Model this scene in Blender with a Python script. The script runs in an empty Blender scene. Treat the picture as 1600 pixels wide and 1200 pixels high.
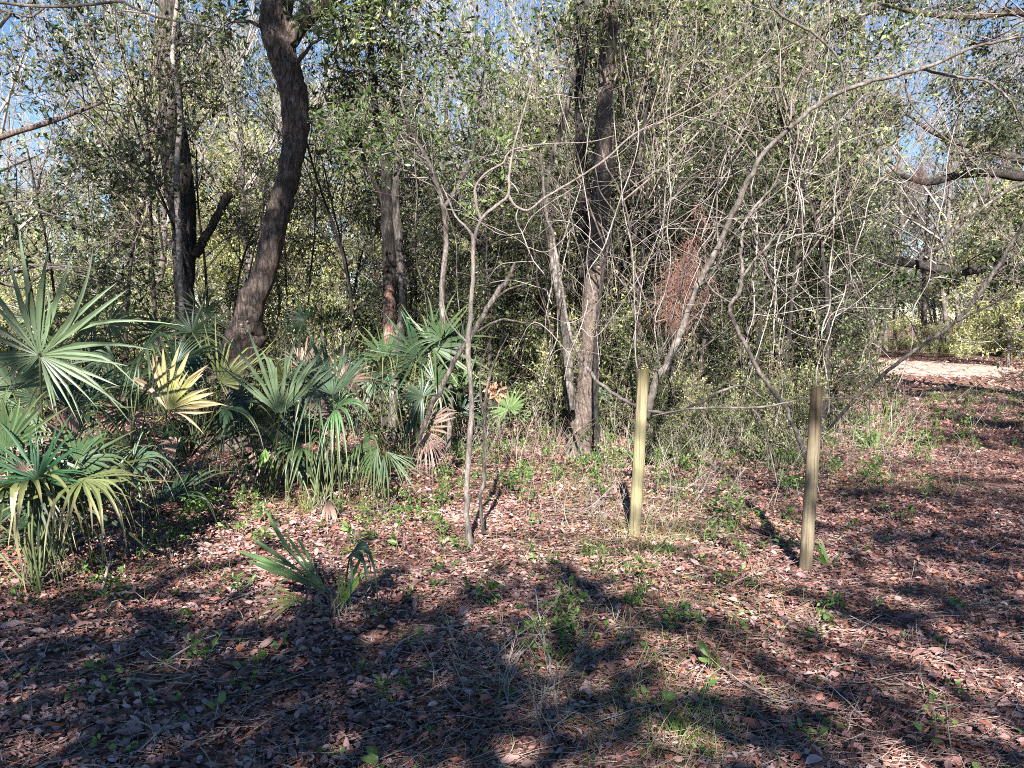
import bpy, math
import numpy as np
from mathutils import Vector

PI = math.pi
R = math.radians
scene = bpy.context.scene
COL = scene.collection

# ------------------------------------------------------------------ camera
CAM_H, PITCH, F = 1.6, math.atan(100 / 1200), 1200.0
cam_d = bpy.data.cameras.new('camera')
cam = bpy.data.objects.new('camera', cam_d)
COL.objects.link(cam)
cam.location = (0, 0, CAM_H)
cam.rotation_euler = (PI / 2 - PITCH, 0, 0)
cam_d.sensor_width = 36
cam_d.lens = 27
cam_d.clip_start = 0.05
cam_d.clip_end = 2000
scene.camera = cam

# ------------------------------------------------------------------ light
SUN_EL = R(33)
SUN_AZ = R(4)            # the sun stands behind the camera, this much to the left
world = bpy.data.worlds.new('World')
scene.world = world
world.use_nodes = True
nt = world.node_tree
sky = nt.nodes.new('ShaderNodeTexSky')
sky.sky_type = 'NISHITA'
sky.sun_disc = False
sky.sun_elevation = SUN_EL
sky.sun_rotation = PI + SUN_AZ
sky.air_density = 0.8
sky.dust_density = 0.0
sky.ozone_density = 1.0
hsv = nt.nodes.new('ShaderNodeHueSaturation')
hsv.inputs['Hue'].default_value = 0.5
hsv.inputs['Saturation'].default_value = 1.22
nt.links.new(sky.outputs[0], hsv.inputs['Color'])
nt.links.new(hsv.outputs[0], nt.nodes['Background'].inputs['Color'])
nt.nodes['Background'].inputs['Strength'].default_value = 0.05
S = Vector((-math.sin(SUN_AZ) * math.cos(SUN_EL), -math.cos(SUN_AZ) * math.cos(SUN_EL), math.sin(SUN_EL)))
sun_d = bpy.data.lights.new('sun', 'SUN')
sun_d.energy = 5.0
sun_d.angle = R(0.53)
sun_d.color = (1.0, 0.95, 0.91)
sun = bpy.data.objects.new('sun', sun_d)
COL.objects.link(sun)
sun.location = S * 30
sun.rotation_euler = S.to_track_quat('Z', 'Y').to_euler()
scene.view_settings.view_transform = 'Standard'
scene.view_settings.look = 'None'
scene.view_settings.gamma = 1
scene.view_settings.exposure = 2.12
scene.cycles.max_bounces = 5
scene.cycles.diffuse_bounces = 2
scene.cycles.glossy_bounces = 1
scene.cycles.transmission_bounces = 2
scene.cycles.caustics_reflective = False
scene.cycles.caustics_refractive = False
scene.cycles.use_adaptive_sampling = False
scene.cycles.use_denoising = False
scene.render.filter_size = 1.0
scene.cycles.filter_width = 1.0

# ------------------------------------------------------------------ pixels of a 1600x1200 frame to points in the place
cp, sp = math.cos(PITCH), math.sin(PITCH)


def P(px, py, d):
    a, b = (px - 800) / F, (600 - py) / F
    y, z = cp + b * sp, -sp + b * cp
    k = d / y
    return np.array((a * k, d, CAM_H + z * k))


def pxw(w, d):
    return w * d / F


def gz(x, y):
    x = np.asarray(x, float); y = np.asarray(y, float)
    return (0.025 * np.sin(x * 1.3 + 0.7) * np.cos(y * 1.1) + 0.015 * np.sin(x * 3.1 + y * 2.3)
            + 0.010 * np.cos(x * 5.7 - y * 4.9) + 0.006 * np.sin(x * 11.0 + 1) * np.sin(y * 9.0))


def Gp(px, py):
    a, b = (px - 800) / F, (600 - py) / F
    y, z = cp + b * sp, -sp + b * cp
    k = -CAM_H / z
    return np.array((a * k, y * k, float(gz(a * k, y * k))))


def topix(x, y, z):
    dy, dz = y, z - CAM_H
    f = dy * cp - dz * sp
    u = dy * sp + dz * cp
    return 800 + F * x / f, 600 - F * u / f


# ------------------------------------------------------------------ mesh building
def nrm(v):
    return v / np.maximum(np.linalg.norm(v, axis=-1, keepdims=True), 1e-9)


class MB:
    def __init__(s):
        s.v, s.q, s.t, s.qr, s.tr, s.n = [], [], [], [], [], 0
        s.vc = []; s.has = False

    def add(s, V, quads=None, tris=None, rq=None, rt=None, col=None):
        V = np.asarray(V, float).reshape(-1, 3)
        s.v.append(V)
        if col is not None:
            s.has = True
            s.vc.append(np.asarray(col, float).reshape(-1, 3))
        else:
            s.vc.append(np.full((len(V), 3), .3))
        if quads is not None and len(quads):
            quads = np.asarray(quads).reshape(-1, 4)
            s.q.append(quads + s.n)
            s.qr.append(np.broadcast_to(0.5 if rq is None else rq, (len(quads),)))
        if tris is not None and len(tris):
            tris = np.asarray(tris).reshape(-1, 3)
            s.t.append(tris + s.n)
            s.tr.append(np.broadcast_to(0.5 if rt is None else rt, (len(tris),)))
        s.n += len(V)

    def mesh(s, name, mats, smooth=False):
        me = bpy.data.meshes.new(name)
        V = np.concatenate(s.v)
        q = np.concatenate(s.q) if s.q else np.zeros((0, 4), int)
        t = np.concatenate(s.t) if s.t else np.zeros((0, 3), int)
        rr = np.concatenate([np.concatenate(s.qr) if s.qr else np.zeros(0), np.concatenate(s.tr) if s.tr else np.zeros(0)])
        me.vertices.add(len(V))
        me.vertices.foreach_set('co', V.astype(np.float32).ravel())
        li = np.concatenate([q.ravel(), t.ravel()]).astype(np.int32)
        me.loops.add(len(li))
        me.loops.foreach_set('vertex_index', li)
        npoly = len(q) + len(t)
        me.polygons.add(npoly)
        ls = np.concatenate([np.arange(len(q)) * 4, len(q) * 4 + np.arange(len(t)) * 3]).astype(np.int32)
        me.polygons.foreach_set('loop_start', ls)
        me.polygons.foreach_set('use_smooth', np.full(npoly, smooth))
        a = me.attributes.new('rnd', 'FLOAT', 'FACE')
        a.data.foreach_set('value', rr.astype(np.float32))
        if s.has:
            c = me.attributes.new('col', 'FLOAT_COLOR', 'POINT')
            cc = np.concatenate([np.concatenate(s.vc), np.ones((len(V), 1))], 1)
            c.data.foreach_set('color', cc.astype(np.float32).ravel())
        me.update(calc_edges=True)
        for m in (mats if isinstance(mats, (list, tuple)) else [mats]):
            me.materials.append(m)
        return me

    def build(s, name, mats, parent=None, smooth=False, loc=None):
        me = s.mesh(name, mats, smooth)
        return link(name, me, parent, loc)


def link(name, me, parent=None, loc=None):
    o = bpy.data.objects.new(name, me)
    COL.objects.link(o)
    if parent is not None:
        o.parent = parent
    if loc is not None:
        o.location = loc
    return o


def empty(name, loc=(0, 0, 0), rz=0):
    o = bpy.data.objects.new(name, None)
    COL.objects.link(o)
    o.location = [float(c) for c in loc]
    o.rotation_euler = (0, 0, rz)
    o.empty_display_size = 0.2
    return o


def tag(o, label=None, cat=None, group=None, kind=None):
    if label: o['label'] = label
    if cat: o['category'] = cat
    if group: o['group'] = group
    if kind: o['kind'] = kind
    return o


KIDS = {}


def copy_tree(o, loc, rz, sc, kids):
    c = o.copy(); COL.objects.link(c)
    c.location = [float(x) for x in loc]; c.rotation_euler = (0, 0, rz)
    c.scale = (sc, sc, sc) if np.isscalar(sc) else sc
    for k in kids:
        d = k.copy(); COL.objects.link(d); d.parent = c
    return c


def catmull(pts, m=6):
    p = np.asarray(pts, float)
    p = np.concatenate([[2 * p[0] - p[1]], p, [2 * p[-1] - p[-2]]])
    out = []
    for i in range(1, len(p) - 2):
        for k in range(m):
            t = k / m
            a, b, c, d = p[i - 1], p[i], p[i + 1], p[i + 2]
            out.append(0.5 * ((2 * b) + (c - a) * t + (2 * a - 5 * b + 4 * c - d) * t * t + (3 * b - a - 3 * c + d) * t ** 3))
    out.append(p[-2])
    return np.array(out)


def tubes(mb, pts, rad, k=4, rnd=0.5, cap=False):
    """pts (B,n,3), rad (B,n): B tapering tubes."""
    pts = np.asarray(pts, float); rad = np.asarray(rad, float)
    if pts.ndim == 2:
        pts = pts[None]; rad = rad[None]
    B, n, _ = pts.shape
    tan = nrm(np.gradient(pts, axis=1))
    ov = np.abs(pts[:, -1] - pts[:, 0])
    ref = np.eye(3)[np.argmin(ov, axis=1)][:, None, :]
    u = nrm(np.cross(tan, np.broadcast_to(ref, tan.shape)))
    v = np.cross(tan, u)
    ang = np.arange(k) / k * 2 * PI
    ring = (u[:, :, None, :] * np.cos(ang)[None, None, :, None] + v[:, :, None, :] * np.sin(ang)[None, None, :, None])
    V = pts[:, :, None, :] + ring * rad[:, :, None, None] if rad.ndim == 2 else pts[:, :, None, :] + ring * rad[..., None]
    idx = np.arange(B * n * k).reshape(B, n, k)
    a = idx[:, :-1, :]; b = np.roll(a, -1, axis=2); d = idx[:, 1:, :]; c = np.roll(d, -1, axis=2)
    q = np.stack([a, b, c, d], -1).reshape(-1, 4)
    rq = np.repeat(np.broadcast_to(rnd, (B,)), (n - 1) * k)
    if cap:
        cv = pts[:, -1]
        V2 = np.concatenate([V.reshape(-1, 3), cv])
        ci = B * n * k + np.arange(B)
        l = idx[:, -1, :]; l2 = np.roll(l, -1, axis=1)
        t = np.stack([l, l2, np.broadcast_to(ci[:, None], l.shape)], -1).reshape(-1, 3)
        mb.add(V2, q, t, rq)
    else:
        mb.add(V, q, None, rq)


def leaves(mb, rng, pos, dirs, size, up=0.5, width=0.42, fold=0.25, big=False, upv=(0, -0.8, 1.0), rnd=None):
    """one small folded leaf at each of pos, pointing along dirs"""
    n = len(pos)
    if n == 0: return
    size = np.broadcast_to(size, (n,)) * rng.uniform(.65, 1.3, n)
    d = nrm(dirs)
    nn = nrm(rng.normal(size=(n, 3)) + up * 2.0 * np.array(upv)[None])
    s = nrm(np.cross(d, nn)); nn = np.cross(s, d)
    L = size[:, None]; W = size[:, None] * width
    r = rng.random(n) if rnd is None else rnd
    f = rng.uniform(-.1, 1, n)[:, None] * fold
    if not big:
        b = pos; t = pos + d * L
        m = pos + d * L * .45
        l = m + s * W * .5 + nn * W * f
        rr = m - s * W * .5 + nn * W * f
        V = np.stack([b, l, t, rr], 1)
        i = np.arange(n)[:, None] * 4
        T = np.concatenate([i + [0, 1, 2], i + [0, 2, 3]], 0)
        mb.add(V, None, T, None, np.concatenate([r, r]))
    else:
        c = rng.uniform(-.35, .35, n)[:, None]
        st = []
        for t_, w_ in ((.22, .36), (.5, .5), (.78, .34)):
            m = pos + d * L * t_ + nn * L * c * (t_ * t_ - t_) * 1.6
            st += [m + s * W * w_ + nn * W * f * w_ * 2, m, m - s * W * w_ + nn * W * f * w_ * 2]
        V = np.stack([pos] + st + [pos + d * L], 1)      # 11 verts
        i = np.arange(n)[:, None] * 11
        T = np.concatenate([i + [0, 1, 2], i + [0, 2, 3], i + [7, 10, 8], i + [8, 10, 9]], 0)
        Q = np.concatenate([i + [1, 4, 5, 2], i + [2, 5, 6, 3], i + [4, 7, 8, 5], i + [5, 8, 9, 6]], 0)
        mb.add(V, Q, T, np.tile(r, 4), np.tile(r, 4))


def twigs(rng, c, out, L, n, spread=1.0, up=0.15, steps=5, wig=.25):
    """n crooked twigs from points c along out"""
    d = nrm(out + rng.normal(size=(n, 3)) * spread * .5)
    p = np.array(c, float) + np.zeros((n, 3))
    L = np.broadcast_to(L, (n,))
    pts = [p]
    for i in range(steps - 1):
        d = nrm(d + rng.normal(size=(n, 3)) * wig + np.array((0, 0, up)) * .3)
        p = p + d * (L / (steps - 1))[:, None]
        pts.append(p)
    return np.stack(pts, 1)


def along(pts, t):
    """pts (B,n,3), t (B,m) in 0..1 -> positions and directions (B,m,3)"""
    B, n, _ = pts.shape
    f = t * (n - 1)
    i = np.clip(f.astype(int), 0, n - 2)
    w = (f - i)[..., None]
    bi = np.arange(B)[:, None]
    a, b = pts[bi, i], pts[bi, i + 1]
    return a * (1 - w) + b * w, nrm(b - a)


def clump_foliage(tw, lf, rng, C, RR, ntw, nlf, size, big=False, up=.4, twr=.0035, width=.42, sub=2, anchor=None, flat=.75):
    """fills clumps (centres C, radii RR) with twigs and leaves"""
    C = np.asarray(C, float); RR = np.asarray(RR, float)
    ci = np.repeat(np.arange(len(C)), ntw)
    n = len(ci)
    od = nrm(rng.normal(size=(n, 3))) * np.array((1, 1, flat))
    st = C[ci] + od * (RR[ci] * rng.uniform(0, .45, n))[:, None]
    if anchor is not None:
        od = nrm(od + nrm(C[ci] - anchor[ci]) * .6)
    main = twigs(rng, st, od, RR[ci] * rng.uniform(.5, .95, n), n, .5, .1)
    tubes(tw, main, np.linspace(twr * 1.6, twr * .5, 5)[None].repeat(n, 0), 3)
    p, d = along(main, rng.uniform(.25, .95, (n, sub)))
    p = p.reshape(-1, 3); d = d.reshape(-1, 3)
    m = len(p)
    side = twigs(rng, p, nrm(d + rng.normal(size=(m, 3)) * .8), np.repeat(RR[ci], sub) * rng.uniform(.2, .45, m), m, .3, .05, 4)
    tubes(tw, side, np.linspace(twr, twr * .35, 4)[None].repeat(m, 0), 3)
    k = max(1, nlf // (sub + 1))
    for a in (main, side):
        p, d = along(a, rng.uniform(.35, 1, (len(a), k)))
        p = p.reshape(-1, 3); d = d.reshape(-1, 3)
        leaves(lf, rng, p, d + rng.normal(size=p.shape) * .75, size, up, big=big, width=width)


# ------------------------------------------------------------------ materials
def newmat(name):
    m = bpy.data.materials.new(name); m.use_nodes = True
    n = m.node_tree; b = n.nodes['Principled BSDF']
    return m, n, b


def ramp(n, stops, mode='LINEAR'):
    r = n.nodes.new('ShaderNodeValToRGB')
    r.color_ramp.interpolation = mode
    e = r.color_ramp.elements
    e[0].position, e[0].color = stops[0][0], (*stops[0][1], 1)
    e[1].position, e[1].color = stops[-1][0], (*stops[-1][1], 1)
    for p, c in stops[1:-1]:
        x = e.new(p); x.color = (*c, 1)
    return r


def leaf_mat(name, cols, rough=.4, trans=.3, spec=.5, vary=.35, mode='LINEAR'):
    m, n, b = newmat(name)
    a = n.nodes.new('ShaderNodeAttribute'); a.attribute_name = 'rnd'
    r = ramp(n, [(i / (len(cols) - 1), c) for i, c in enumerate(cols)], mode)
    n.links.new(a.outputs['Fac'], r.inputs[0])
    oi = n.nodes.new('ShaderNodeObjectInfo')
    mr = n.nodes.new('ShaderNodeMapRange')
    mr.inputs['To Min'].default_value = 1 - vary; mr.inputs['To Max'].default_value = 1 + vary
    n.links.new(oi.outputs['Random'], mr.inputs['Value'])
    hs = n.nodes.new('ShaderNodeHueSaturation')
    n.links.new(mr.outputs[0], hs.inputs['Value'])
    n.links.new(r.outputs[0], hs.inputs['Color'])
    n.links.new(hs.outputs[0], b.inputs['Base Color'])
    b.inputs['Roughness'].default_value = rough
    b.inputs['Specular IOR Level'].default_value = spec
    if trans > 0:
        t = n.nodes.new('ShaderNodeBsdfTranslucent')
        g = n.nodes.new('ShaderNodeHueSaturation'); g.inputs['Saturation'].default_value = 1.25; g.inputs['Value'].default_value = 1.3
        n.links.new(hs.outputs[0], g.inputs['Color']); n.links.new(g.outputs[0], t.inputs['Color'])
        mx = n.nodes.new('ShaderNodeMixShader'); mx.inputs[0].default_value = trans
        n.links.new(b.outputs[0], mx.inputs[1]); n.links.new(t.outputs[0], mx.inputs[2])
        n.links.new(mx.outputs[0], n.nodes['Material Output'].inputs['Surface'])
    return m


def bark_mat(name, dark, mid, light, scale=6, lichen=.45, stretch=.22, bump=.6, lich=(.42, .42, .38)):
    m, n, b = newmat(name)
    tc = n.nodes.new('ShaderNodeTexCoord')
    mp = n.nodes.new('ShaderNodeMapping'); mp.inputs['Scale'].default_value = (1, 1, stretch)
    n.links.new(tc.outputs['Object'], mp.inputs[0])
    n1 = n.nodes.new('ShaderNodeTexNoise'); n1.inputs['Scale'].default_value = scale * 5; n1.inputs['Detail'].default_value = 6; n1.inputs['Roughness'].default_value = .7
    vo = n.nodes.new('ShaderNodeTexVoronoi'); vo.feature = 'DISTANCE_TO_EDGE'; vo.inputs['Scale'].default_value = scale * 4.5
    n.links.new(mp.outputs[0], n1.inputs[0])
    mixv = n.nodes.new('ShaderNodeMixRGB'); mixv.inputs[0].default_value = .08
    n.links.new(mp.outputs[0], mixv.inputs[1]); n.links.new(n1.outputs['Color'], mixv.inputs[2]); n.links.new(mixv.outputs[0], vo.inputs[0])
    r = ramp(n, [(.25, dark), (.5, mid), (.75, light)])
    n.links.new(n1.outputs[0], r.inputs[0])
    n2 = n.nodes.new('ShaderNodeTexNoise'); n2.inputs['Scale'].default_value = scale * .9; n2.inputs['Detail'].default_value = 5; n2.inputs['Roughness'].default_value = .65
    n.links.new(tc.outputs['Object'], n2.inputs[0])
    r2 = ramp(n, [(1 - lichen - .04, (0, 0, 0)), (1 - lichen + .1, (1, 1, 1))])
    n.links.new(n2.outputs[0], r2.inputs[0])
    mx = n.nodes.new('ShaderNodeMixRGB'); mx.inputs[2].default_value = (*lich, 1)
    n.links.new(r2.outputs[0], mx.inputs[0]); n.links.new(r.outputs[0], mx.inputs[1])
    r3 = ramp(n, [(0, (.35, .33, .3)), (.12, (1, 1, 1))])
    n.links.new(vo.outputs['Distance'], r3.inputs[0])
    ml = n.nodes.new('ShaderNodeMixRGB'); ml.blend_type = 'MULTIPLY'; ml.inputs[0].default_value = .8
    n.links.new(mx.outputs[0], ml.inputs[1]); n.links.new(r3.outputs[0], ml.inputs[2])
    n.links.new(ml.outputs[0], b.inputs['Base Color'])
    bp = n.nodes.new('ShaderNodeBump'); bp.inputs['Strength'].default_value = bump; bp.inputs['Distance'].default_value = .045
    ad = n.nodes.new('ShaderNodeMath'); ad.operation = 'ADD'
    n.links.new(n1.outputs[0], ad.inputs[0]); n.links.new(r3.outputs[0], ad.inputs[1])
    n.links.new(ad.outputs[0], bp.inputs['Height']); n.links.new(bp.outputs[0], b.inputs['Normal'])
    b.inputs['Roughness'].default_value = .9
    b.inputs['Specular IOR Level'].default_value = .2
    return m


def plain_bark(name, c1, c2, scale=12):
    m, n, b = newmat(name)
    tc = n.nodes.new('ShaderNodeTexCoord')
    n1 = n.nodes.new('ShaderNodeTexNoise'); n1.inputs['Scale'].default_value = scale; n1.inputs['Detail'].default_value = 4
    n.links.new(tc.outputs['Object'], n1.inputs[0])
    r = ramp(n, [(.35, c1), (.65, c2)])
    n.links.new(n1.outputs[0], r.inputs[0]); n.links.new(r.outputs[0], b.inputs['Base Color'])
    b.inputs['Roughness'].default_value = .85; b.inputs['Specular IOR Level'].default_value = .2
    return m


M = {}
M['oak_bark'] = bark_mat('oak_bark', (.022, .017, .014), (.095, .072, .06), (.23, .185, .16), 5, .36, lich=(.22, .175, .15))
M['grey_bark'] = bark_mat('grey_bark', (.03, .025, .022), (.085, .072, .062), (.18, .155, .135), 6, .42, lich=(.24, .22, .195))
M['smooth_bark'] = bark_mat('smooth_bark', (.045, .037, .031), (.10, .085, .073), (.185, .155, .135), 5, .45, .5, .3, lich=(.22, .195, .175))
M['sapling_bark'] = bark_mat('sapling_bark', (.11, .09, .078), (.17, .145, .128), (.24, .21, .187), 8, .36, .3, .35, lich=(.27, .245, .22))
M['brown_bark'] = bark_mat('brown_bark', (.055, .040, .032), (.13, .10, .082), (.21, .168, .142), 8, .36, .3, .5, lich=(.25, .215, .185))
M['red_bark'] = bark_mat('red_bark', (.12, .055, .042), (.28, .165, .13), (.42, .32, .27), 7, .3, lich=(.5, .42, .36))
M['dark_bark'] = bark_mat('dark_bark', (.014, .012, .011), (.04, .034, .03), (.09, .08, .07), 6, .3, lich=(.12, .12, .11))
M['pale_twig'] = plain_bark('pale_twig', (.14, .12, .105), (.30, .265, .235))
M['brown_twig'] = plain_bark('brown_twig', (.09, .07, .058), (.22, .18, .155))
M['dry_stalk'] = plain_bark('dry_stalk', (.10, .085, .07), (.30, .26, .21), 3)
M['dark_twig'] = plain_bark('dark_twig', (.03, .025, .022), (.10, .085, .075))
M['oak_leaf'] = leaf_mat('oak_leaf', [(.018, .034, .010), (.052, .082, .023), (.10, .13, .042), (.165, .19, .07), (.30, .31, .16)], .45, .28, .35)
M['dark_leaf'] = leaf_mat('dark_leaf', [(.010, .019, .008), (.024, .04, .014), (.055, .078, .026), (.15, .17, .075)], .42, .2, .4)
M['green_leaf'] = leaf_mat('green_leaf', [(.05, .085, .02), (.085, .14, .03), (.12, .19, .045), (.17, .23, .07)], .4, .35, .5, .1)
M['yellow_leaf'] = leaf_mat('yellow_leaf', [(.11, .15, .04), (.25, .28, .09), (.36, .37, .15), (.48, .45, .22)], .45, .42, .4)
M['pale_leaf'] = leaf_mat('pale_leaf', [(.10, .10, .07), (.18, .18, .11), (.27, .26, .18), (.36, .33, .27)], .6, .35, .3)
M['litter_leaf'] = leaf_mat('litter_leaf', [(0.043, 0.024, 0.021), (0.061, 0.037, 0.034), (0.091, 0.053, 0.048), (0.134, 0.066, 0.057), (0.134, 0.082, 0.074), (0.207, 0.086, 0.071), (0.195, 0.112, 0.099), (0.268, 0.099, 0.068), (0.244, 0.132, 0.114), (0.256, 0.145, 0.128), (0.342, 0.132, 0.085), (0.305, 0.178, 0.156), (0.329, 0.218, 0.199), (0.378, 0.244, 0.22), (0.415, 0.284, 0.256), (0.537, 0.409, 0.376)], .6, .0, .35, 0, 'CONSTANT')
M['orange_leaf'] = leaf_mat('orange_leaf', [(.28, .13, .07), (.36, .2, .12), (.34, .24, .17)], .6, .3, .3, 0)
M['straw'] = leaf_mat('straw', [(.13, .065, .05), (.25, .14, .105), (.36, .24, .19), (.46, .37, .31)], .6, 0, .3, 0)
M['grass'] = leaf_mat('grass', [(.07, .11, .025), (.15, .19, .05), (.26, .24, .11), (.38, .33, .2)], .5, .25, .3, 0)
M['dead_needle'] = leaf_mat('dead_needle', [(.10, .045, .035), (.20, .10, .078), (.33, .2, .165)], .7, .1, .2, 0)
M['weed'] = leaf_mat('weed', [(.035, .07, .018), (.07, .13, .03), (.12, .2, .05), (.2, .26, .08)], .45, .3, .4, .15)
M['moss'] = leaf_mat('moss', [(.2, .2, .17), (.3, .29, .26), (.38, .36, .33)], .9, .2, .1, 0)


def frond_material():
    m, n, b = newmat('palm_blade')
    a = n.nodes.new('ShaderNodeAttribute'); a.attribute_name = 'col'
    n.links.new(a.outputs['Color'], b.inputs['Base Color'])
    b.inputs['Roughness'].default_value = .45; b.inputs['Specular IOR Level'].default_value = .4
    t = n.nodes.new('ShaderNodeBsdfTranslucent'); n.links.new(a.outputs['Color'], t.inputs['Color'])
    mx = n.nodes.new('ShaderNodeMixShader'); mx.inputs[0].default_value = .18
    n.links.new(b.outputs[0], mx.inputs[1]); n.links.new(t.outputs[0], mx.inputs[2])
    n.links.new(mx.outputs[0], n.nodes['Material Output'].inputs['Surface'])
    return m


M['frond'] = frond_material()


def ground_material(name, stops, sc=1.0, bump=.5):
    m, n, b = newmat(name)
    tc = n.nodes.new('ShaderNodeTexCoord')
    vo = n.nodes.new('ShaderNodeTexVoronoi'); vo.inputs['Scale'].default_value = 28 * sc
    no = n.nodes.new('ShaderNodeTexNoise'); no.inputs['Scale'].default_value = 2.2 * sc; no.inputs['Detail'].default_value = 8; no.inputs['Roughness'].default_value = .75
    ds = n.nodes.new('ShaderNodeTexNoise'); ds.inputs['Scale'].default_value = 18 * sc
    n.links.new(tc.outputs['Object'], ds.inputs[0])
    mv = n.nodes.new('ShaderNodeMixRGB'); mv.inputs[0].default_value = .06
    n.links.new(tc.outputs['Object'], mv.inputs[1]); n.links.new(ds.outputs['Color'], mv.inputs[2]); n.links.new(mv.outputs[0], vo.inputs[0])
    n.links.new(tc.outputs['Object'], no.inputs[0])
    sx = n.nodes.new('ShaderNodeSeparateColor'); n.links.new(vo.outputs['Color'], sx.inputs[0])
    r = ramp(n, stops); n.links.new(sx.outputs[0], r.inputs[0])
    r2 = ramp(n, [(.3, (.55, .5, .5)), (.7, (1.15, 1.1, 1.05))]); n.links.new(no.outputs[0], r2.inputs[0])
    ml = n.nodes.new('ShaderNodeMixRGB'); ml.blend_type = 'MULTIPLY'; ml.inputs[0].default_value = 1
    n.links.new(r.outputs[0], ml.inputs[1]); n.links.new(r2.outputs[0], ml.inputs[2]); n.links.new(ml.outputs[0], b.inputs['Base Color'])
    bp = n.nodes.new('ShaderNodeBump'); bp.inputs['Strength'].default_value = bump; bp.inputs['Distance'].default_value = .03
    n.links.new(sx.outputs[1], bp.inputs['Height']); n.links.new(bp.outputs[0], b.inputs['Normal'])
    b.inputs['Roughness'].default_value = .95; b.inputs['Specular IOR Level'].default_value = .1
    return m


M['ground'] = ground_material('forest_floor', [(0, (.03, .018, .014)), (.4, (.09, .052, .04)), (.7, (.17, .10, .08)), (1, (.28, .19, .155))])
M['path'] = ground_material('path_litter', [(0, (.08, .042, .034)), (.4, (.16, .09, .072)), (.7, (.22, .125, .1)), (1, (.32, .21, .18))])
M['sand'] = ground_material('pale_sand', [(0, (.26, .205, .17)), (.45, (.38, .31, .265)), (1, (.5, .42, .37))], .6, .2)

# ------------------------------------------------------------------ the ground
def path_x(y):          # centre line of the woodland track, bending to the right
    return np.interp(y, [-10, 2, 4, 6, 9, 14, 20, 27, 40], [1.6, 2.6, 3.3, 4.1, 5.5, 7.9, 10.7, 14.0, 17.5])


def sheet(name, xs, ys, mat, dz=0.0, warp=None):
    X, Y = np.meshgrid(xs, ys)
    if warp is not None: X, Y = warp(X, Y)
    fade = np.clip(1 - (np.hypot(X, Y) - 40) / 60, 0, 1)
    Z = gz(X, Y) * fade + dz
    mb = MB()
    i = np.arange(X.size).reshape(X.shape)
    q = np.stack([i[:-1, :-1], i[:-1, 1:], i[1:, 1:], i[1:, :-1]], -1).reshape(-1, 4)
    mb.add(np.stack([X, Y, Z], -1), q)
    o = mb.build(name, mat, smooth=True)
    return tag(o, kind='structure')


xs = np.concatenate([-np.geomspace(600, 14, 30), np.arange(-13.8, 20, .16), np.geomspace(20.2, 600, 30)])
ys = np.concatenate([-np.geomspace(600, 8, 24), np.arange(-7.8, 34, .16), np.geomspace(34.3, 600, 30)])
sheet('ground', xs, ys, M['ground'])
ty = np.arange(-2, 34, .16)
sheet('path', np.linspace(-1, 1, 22), ty, M['path'], .004,
      lambda U, Y: (path_x(Y) + U * (1.15 + .12 * np.sin(Y * 1.7) + .03 * Y) + .1 * np.sin(Y * 4.1) * U, Y))
# the sunlit sandy clearing where the track comes out
mb = MB()
aa = np.linspace(0, 2 * PI, 64, endpoint=False); rr_ = np.linspace(0.02, 1, 12)
A_, R_ = np.meshgrid(aa, rr_)
wob = 1 + .12 * np.sin(A_ * 3 + 1) + .07 * np.sin(A_ * 7)
cx_, cy_ = 13.3, 26.5
X = cx_ + np.cos(A_) * R_ * 3.6 * wob; Y = cy_ + np.sin(A_) * R_ * 4.6 * wob
i = np.arange(X.size).reshape(X.shape)
q = np.stack([i[:-1], np.roll(i[:-1], -1, 1), np.roll(i[1:], -1, 1), i[1:]], -1).reshape(-1, 4)
mb.add(np.stack([X, Y, gz(X, Y) + .009], -1), q)
tag(mb.build('clearing', M['sand'], smooth=True), kind='structure')


# ------------------------------------------------------------------ labels that single out
PENDING = []


def later(o, label, px):
    PENDING.append((o, label, px))


ORD = ['leftmost', 'second from left', 'third from left', 'fourth from left', 'fifth from left', 'sixth from left', 'seventh from left',
       'eighth from left', 'ninth from left', 'tenth from left', 'eleventh from left', 'twelfth from left', 'thirteenth from left',
       'fourteenth from left', 'fifteenth from left', 'sixteenth from left', 'seventeenth from left', 'eighteenth from left',
       'nineteenth from left', 'twentieth from left']


def finish_labels():
    by = {}
    for o, l, px in PENDING: by.setdefault(l, []).append((px, o))
    for l, a in by.items():
        a.sort(key=lambda t: t[0])
        for i, (px, o) in enumerate(a):
            if len(a) == 1: o['label'] = l
            elif i == len(a) - 1: o['label'] = l + ', rightmost such'
            elif i < len(ORD): o['label'] = l + ', ' + ORD[i]
            else: o['label'] = l + ', further right'


def where(px):
    if px < 150: return 'behind the big palmetto fan'
    if px < 235: return 'left of the twin trunks'
    if px < 330: return 'beside the twin vine-clad trunks'
    if px < 400: return 'left of the leaning oak'
    if px < 560: return 'right of the leaning oak'
    if px < 680: return 'near the peeling red trunk'
    if px < 790: return 'behind the pale sapling'
    if px < 880: return 'left of the central trunk'
    if px < 1000: return 'beside the central trunk'
    if px < 1130: return 'behind the left post'
    if px < 1240: return 'between the two posts'
    if px < 1350: return 'behind the right post'
    if px < 1480: return 'beside the sandy clearing'
    return 'right of the track'


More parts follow.
